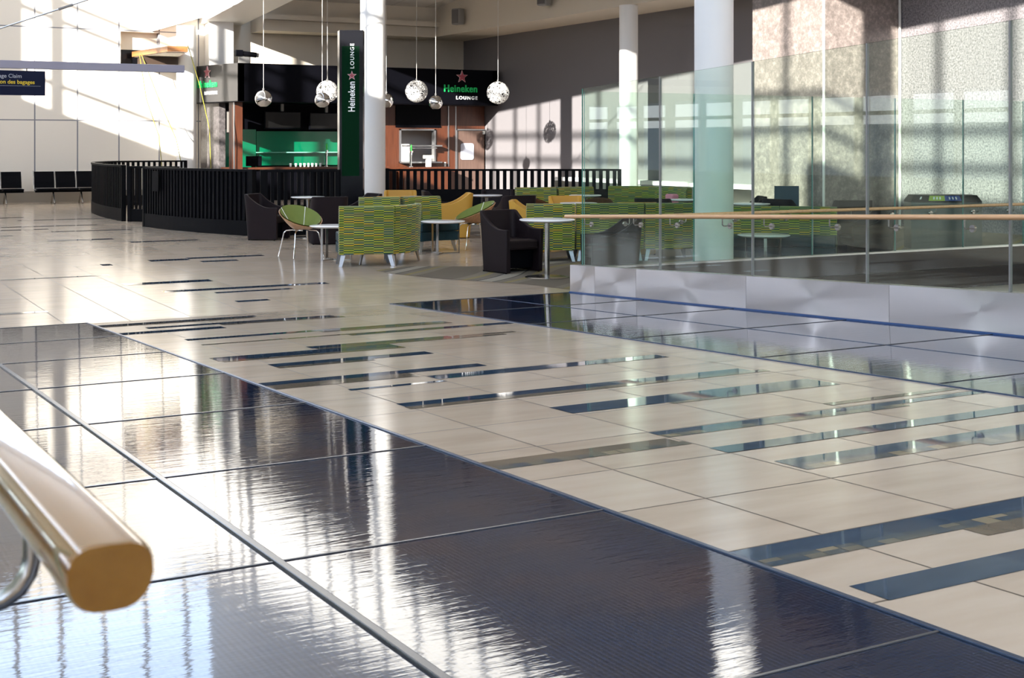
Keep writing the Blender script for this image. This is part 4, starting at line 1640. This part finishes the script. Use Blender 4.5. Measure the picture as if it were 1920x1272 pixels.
def tap(x, y, z, lab, hm):
    b = thing('beer_tap', lab, 'beer tap', (x, y, z), 0, 'beer taps on the bar counter')
    M().tube([(0, 0, 0), (0, 0, .40), (0, -.01, .46), (0, -.06, .49), (0, -.12, .48)], .035, 12).build('column', CHROME, b, smooth=True)
    M().cyl((0, 0), .07, 0, .02, 18).build('base', CHROME, b)
    M().tube([(-.01, -.12, .50), (-.02, -.13, .40), (-.02, -.13, .33)], .014, 8).build('spout', CHROME, b, smooth=True)
    M().lathe((-.03, -.12, .50), [(.012, 0), (.022, .05), (.028, .16), (.02, .20), (0, .205)], 12).build('handle', hm, b, smooth=True)
    return far(b)


BRGREEN = mat('bright_green_handle', (0.03, 0.55, 0.05), .3)
tap(13.72, 36.2, 1.02, 'chrome beer tap with green handle left of the tall sign pillar', BRGREEN)
pt_ = thing('bar_counter', 'timber service counter below the pass-through window of the bar', 'counter', (16.7, 35.8, 0))
M().box(15.9, 17.5, 35.6, 36.08, .94, .99).build('counter_top', REDW, pt_, world=True)
M().box(15.95, 17.45, 35.65, 36.05, 0, .94).build('counter_front', REDW, pt_, world=True)
reach(pt_, KS)
tap(16.25, 35.85, .99, 'chrome beer tap with green handle in front of the pass-through window', BRGREEN)
b = thing('drip_dispenser', 'small white drink dispenser below the pass-through shelf', 'dispenser', (16.86, 35.9, .99), 0)
M().box(-.075, .075, -.06, .06, 0, .26).build('post', PAPERW, b, bevel=.008)
M().box(-.16, .16, -.08, .08, .26, .37).build('head', mat('cream_plastic', (.62, .58, .46), .4), b, bevel=.012)
far(b)
for i, x in enumerate((12.62, 12.78, 12.92, 13.04, 13.16, 13.28, 13.40, 13.52)):
    c = thing('cup', 'small pale cup in the row on the bar counter, left of the chrome tap', 'cup', (x, 36.15, 1.02), 0, 'cups on the bar counter')
    M().lathe((0, 0, 0), [(0, .002), (.028, .002), (.040, .11), (.036, .11), (.026, .01), (0, .01)], 14).build('body', PAPERW, c, smooth=True)
    far(c)
b = thing('counter_monitor', 'black register screen seen from behind at the left end of the bar', 'monitor', (11.35, 35.6, 1.02), 0)
M().box(-.24, .24, -.025, .025, .03, .33).build('housing', BLACK, b, bevel=.01)
M().box(-.05, .05, -.03, .09, -.0, .04).build('stand', BLACK, b)
b.location = (11.55, 36.2, 1.02)
far(b)
# spotlight device on the roof of the bar
b = thing('projector', 'black spotlight projector on a bracket on top of the bar sign band', 'projector', (11.0, 35.35, 3.90), 0)
q = M()
q.prism([(-.16, -.04), (.16, -.04), (.16, .04), (-.16, .04)], 0, .18)
q.build('stand', GREYM, b)
M().tube([(-.18, 0, .30), (.12, 0, .27), (.36, 0, .25)], .075, 14).build('barrel', BLACKG, b, smooth=True)
M().box(-.26, -.05, -.09, .09, .20, .38).build('housing', BLACK, b, bevel=.01)
M().tube([(.36, 0, .25), (.43, 0, .243)], .06, 14).build('lens_ring', GREYM, b, smooth=True)
far(b)


# ------------------------------------------------------------------ pendant lamps
def cable(o, top_z, z0, r=.006):
    M().tube([(0, 0, z0), (0, 0, top_z)], r, 6).build('cable', mat('pale_cable', (.55, .53, .5), .4), o)


def filament(x, y, z, r, lab):
    o = thing('pendant_lamp', lab, 'lamp', (x, y, z), 0, 'white filament ball lamps')
    rnd = random.Random(int(x * 100))
    q = M()
    for k in range(40):                                        # great-circle strands wound over a sphere
        a = Vector((rnd.gauss(0, 1), rnd.gauss(0, 1), rnd.gauss(0, 1))).normalized()
        u = a.orthogonal().normalized()
        v = a.cross(u)
        off = rnd.uniform(-.75, .75)
        rr = math.sqrt(1 - off * off)
        ww = .017
        N = 40
        ring1, ring2 = [], []
        for i in range(N):
            an = 2 * PI * i / N
            d = (u * math.cos(an) + v * math.sin(an)) * rr
            p1 = (d + a * (off - ww / r * .5)).normalized() * r
            p2 = (d + a * (off + ww / r * .5)).normalized() * r
            ring1.append(p1)
            ring2.append(p2)
        q.grid([ring1, ring2], closed=True)
    q.build('filament_shell', FILAM, o, smooth=True)
    M().sphere((0, 0, 0), .06, 14, 8).build('bulb', mat('frosted_bulb', (.9, .9, .88), .3), o, smooth=True)
    M().cyl((0, 0), .035, r - .015, r + .04, 14).build('cap', SATIN, o)
    cable(o, zc(y) - z if x > 12.6 else zb(y) - z, r + .03)
    return o


def mirror_ball(x, y, z, r, lab):
    o = thing('pendant_lamp', lab, 'lamp', (x, y, z), 0, 'mirror ball lamps')
    prof = [(r * math.sin(PI * i / 18), -r * math.cos(PI * i / 18)) for i in range(2, 19)]
    M().lathe((0, 0, 0), prof, 32).build('globe', CHROME, o, smooth=True)
    M().cyl((0, 0), .03, r - .005, r + .05, 12).build('cap', SATIN, o)
    cable(o, zc(y) - z if x > 12.6 else (14.2 - z if x < 11.5 else zb(y) - z), r + .04)
    return o


filament(17.14, 32.0, 3.09, .31, 'white filament ball lamp at the right end of the bar sign')
filament(16.2, 35.32, 3.23, .33, 'white filament ball lamp right of the sunlit column')
filament(13.3, 35.0, 3.16, .31, 'white filament ball lamp half hidden by the tall sign pillar')
mirror_ball(10.59, 32.4, 2.83, .215, 'mirror ball lamp on the left, before the plain black band')
mirror_ball(12.08, 32.16, 2.81, .20, 'mirror ball lamp overlapping the filament ball left of the pillar')
mirror_ball(15.29, 32.1, 2.80, .19, 'mirror ball lamp between the two filament balls beside the green sign')
mirror_ball(15.4, 35.7, 2.95, .22, 'mirror ball lamp peeping out from behind the sunlit column')


# ------------------------------------------------------------------ speakers under the beam
def speaker(loc, lab):
    o = thing('loudspeaker', lab, 'loudspeaker', loc, math.radians(20), 'beige loudspeakers on the beam')
    M().box(-.34, -.08, -.16, .16, -.25, .25).build('housing', GREYM, o, bevel=.03)
    M().box(-.36, -.335, -.13, .13, -.21, .21).build('grille', mat('dark_grille', (.13, .12, .115), .7), o)
    M().tube([(-.1, 0, 0), (.06, 0, 0)], .03, 10).build('bracket', GREYM, o)
    return o


speaker((18.36, 36.6, 5.62), 'beige loudspeaker on the beam face, left of the two')
speaker((18.36, 31.3, 5.72), 'beige loudspeaker at the top edge, right of the two')

# ------------------------------------------------------------------ hanging beam with sign, rod, timber canopy, straps
t = thing('hanging_beam', 'long blue-grey beam hanging across the hall in front of the white wall', 'beam', (3, 24.9, 3.1))
M().box(-3.95, 6.58, 24.85, 25.0, 3.03, 3.17).build('beam_profile', BEAMG, t, world=True, bevel=.006)
q = M()
for x in (-2.5, 1.8):
    q.tube([(x, 24.92, 3.17), (x, 24.92, 14.2)], .012, 8)
q.build('hanger_rod', SATIN, t, world=True)
t = thing('direction_sign', 'dark navy hanging direction sign with grey and yellow text at left', 'sign', (2.6, 24.9, 2.75))
M().box(1.2, 4.06, 24.86, 24.94, 2.55, 2.99).build('sign_panel', NAVY, t, world=True, bevel=.006)
q = M()
for x in (1.6, 3.75):
    q.tube([(x, 24.9, 2.99), (x, 24.9, 3.03)], .012, 8)
q.build('hanger', SATIN, t, world=True)
text_mesh('lettering', 'Baggage Claim', .098, GRYT, t, (3.66, 24.856, 2.86), (1, 0, 0), (0, 0, 1), .002, 0, 'RIGHT')
text_mesh('lettering', 'Livraison des bagages', .098, YELT, t, (3.88, 24.856, 2.755), (1, 0, 0), (0, 0, 1), .002, .001, 'RIGHT')
M().box(1.3, 3.98, 24.855, 24.861, 2.715, 2.719).build('rule_line', GRYT, t, world=True)
q = M()
P = [(2.93 + .06 * math.cos(2 * PI * i / 24), 24.857, 2.635 + .06 * math.sin(2 * PI * i / 24)) for i in range(24)]
q.face(P)
q.build('symbol_disc', LTBLUE, t, world=True, solid=.004)
t = thing('tension_rod', 'thin steel tension rod with turnbuckle slanting across the upper left', 'rod', (3.0, 20, 3.8))
Pa, Pb = Vector((3.386, 25.5, 4.05)), Vector((0, 0, 0))
Cc = Vector((0, 0, CAMZ))
d_ = (RGT * 168 + UPZ * 55)
d_.normalize()
Pm = Cc + (FWD + RGT * (84 - 960) / FPX + UPZ * (HOR - 26) / FPX) * 25
Ps = Pm - d_ * ((Pm.x + 3.95) / d_.x)
Pe = Pm + d_ * ((10.85 - Pm.x) / d_.x)
M().tube([Ps, Pm, Pe], .014, 8).build('rod', SATIN, t, world=True)
M().tube([Pm + d_ * .28, Pm + d_ * .34, Pm + d_ * .50, Pm + d_ * .56], .026, 10).build('turnbuckle', GREYM, t, world=True)

t = thing('timber_canopy', 'orange timber canopy slab jutting out of the white wall corner', 'canopy', (9.6, 38.4, 4.3))
cpoly = [(8.95, 39.75), (9.30, 36.95), (9.86, 36.9), (10.12, 38.5), (10.12, 39.75)]
q = M()
q.prism(cpoly, 4.27, 4.42)
q.build('slab', ORANGEW, t, world=True)
q = M()
q.prism([(x * .9 + .955, y * .9 + 3.93) for x, y in cpoly], 4.255, 4.275)
q.build('soffit', BEIGE, t, world=True)
q = M()
q.box(9.1, 10.1, 38.9, 39.7, 4.02, 4.25)
q.build('light_box', mat('dark_brown', (.05, .03, .02), .5), t, world=True)


def strap(lab, pts):
    o = thing('strap', lab, 'strap', pts[0], 0, 'yellow straps hanging from the timber canopy')
    M().tube(pts, .011, 6).build('webbing', YSTRAP, o, world=True)


strap('yellow strap hanging from the canopy tip, left and steeper one', [(9.0, 39.0, 4.30), (9.15, 38.8, 3.0), (9.42, 38.4, 1.9), (9.55, 38.2, .05)])
strap('yellow strap hanging from the canopy tip, right and slanting one', [(9.03, 38.9, 4.30), (9.5, 38.6, 2.9), (9.9, 38.3, 1.8), (10.2, 38.1, .05)])
strap('yellow strap over the canopy corner beside the white column', [(9.80, 36.69, 4.44), (9.87, 36.66, 4.2), (10.15, 36.7, 3.3), (10.45, 36.8, 2.1), (10.55, 36.9, .05)])


# ------------------------------------------------------------------ beam seating along the white wall
def bench(x0, n, lab, y=38.75):
    t = thing('beam_seating', lab, 'bench', (x0, y, 0), 0, 'black beam seating along the white wall')
    W_ = .575
    for i in range(n):
        a = x0 + i * W_
        q = M()
        q.prism([(a + .02, y - .30), (a + W_ - .02, y - .30), (a + W_ - .02, y + .20), (a + .02, y + .20)], .38, .43)
        q.build('seat', BLACK, t, world=True, bevel=.015)
        q = M()
        rows = []
        for z, yy in ((.44, .17), (.60, .20), (.78, .26), (.90, .31)):
            rows.append([(a + .02, y + yy, z), (a + W_ - .02, y + yy, z), (a + W_ - .02, y + yy + .03, z), (a + .02, y + yy + .03, z)])
        q.grid(rows, closed=True)
        q.face(rows[0])
        q.face(rows[-1])
        q.build('backrest', BLACK, t, world=True)
        q = M()
        q.tube([(a, y - .28, .40), (a, y + .16, .40), (a, y + .34, .92)], .012, 8)
        q.build('side_frame', CHROME, t, world=True)
    M().box(x0, x0 + n * W_, y - .08, y, .32, .38).build('beam', CHAR, t, world=True)
    for k in (.28, .72):
        x = x0 + n * W_ * k
        M().tube([(x, y - .3, .012), (x, y - .05, .33), (x, y + .25, .012)], .022, 8).build('leg', SATIN, t, world=True)
    return t


bench(4.02, 3, 'black beam seats at the left picture edge against the white wall')
bench(6.05, 3, 'black beam seats against the white wall just left of the slatted screen')

# ------------------------------------------------------------------ recycling station
t = thing('recycling_station', 'stainless recycling bins with black sloped top and lime and blue labels', 'bin', (16.1, 14.9, 0))
a0, a1 = Vector((15.70, 15.35)), Vector((16.66, 14.78))
dd = (a1 - a0).normalized()
nn = Vector((-dd.y, dd.x))
if nn.dot(Vector((FWD.x, FWD.y))) < 0:
    nn = -nn
Lb = (a1 - a0).length
fp = []
for i in range(9):                                              # slightly bowed front
    s = i / 8
    fp.append(a0 + dd * Lb * s - nn * .07 * 4 * s * (1 - s))
bk = [a1 + nn * .45, a0 + nn * .45]
poly = [(p.x, p.y) for p in fp + bk]
M().prism(poly, 0, .745).build('body', BINSTEEL, t, world=True)
q = M()
lo = [(p.x, p.y, .745) for p in fp + bk]
cen = (a0 + a1) / 2 + nn * .26
hi = [(cen.x + (x - cen.x) * .90, cen.y + (y - cen.y) * .86, .86) for x, y, z in lo]
q.grid([lo, [(x, y, .765) for x, y, z in lo], hi], closed=True)
q.face(hi)
q.face(list(reversed(lo)))
q.build('lid', CHAR, t, world=True)


def on_lid(name, s0, s1, m, k0=.08, k1=.92, lift=.004):
    q = M()
    n_ = 6
    rows = [[], []]
    for i in range(n_ + 1):
        s = s0 + (s1 - s0) * i / n_
        j = min(7, int(s * 8))
        fr_ = s * 8 - j
        A3 = Vector(lo[j]).lerp(Vector(lo[j + 1]), fr_)
        A3.z = .765
        B3 = Vector(hi[j]).lerp(Vector(hi[j + 1]), fr_)
        nrm = Vector((-nn.x, -nn.y, .6)).normalized() * lift
        rows[0].append(A3.lerp(B3, k0) + nrm)
        rows[1].append(A3.lerp(B3, k1) + nrm)
    q.grid(rows)
    q.build(name, m, t, world=True, solid=.002)


on_lid('lime_label', .23, .46, LIME)
on_lid('blue_label', .46, .70, BLUEL)
for s in (.10, .29, .335, .38, .52, .57, .62):
    on_lid('symbol', s, s + .022, PAPERW, .3, .72, .007)

# ------------------------------------------------------------------ blue-grey freestanding panel behind the right sofa
t = thing('divider_panel', 'slate blue freestanding panel behind the right sofa', 'panel', (14.6, 16.9, 0))
q = M()
q.obox((14.55, 17.0), (RGT.x, RGT.y), (FWD.x, FWD.y), .20, .03, .05, .98)
q.build('board', BLUEP, t, world=True)
q = M()
q.obox((14.55, 17.0), (RGT.x, RGT.y), (FWD.x, FWD.y), .17, .10, 0, .05)
q.build('foot', CHAR, t, world=True)
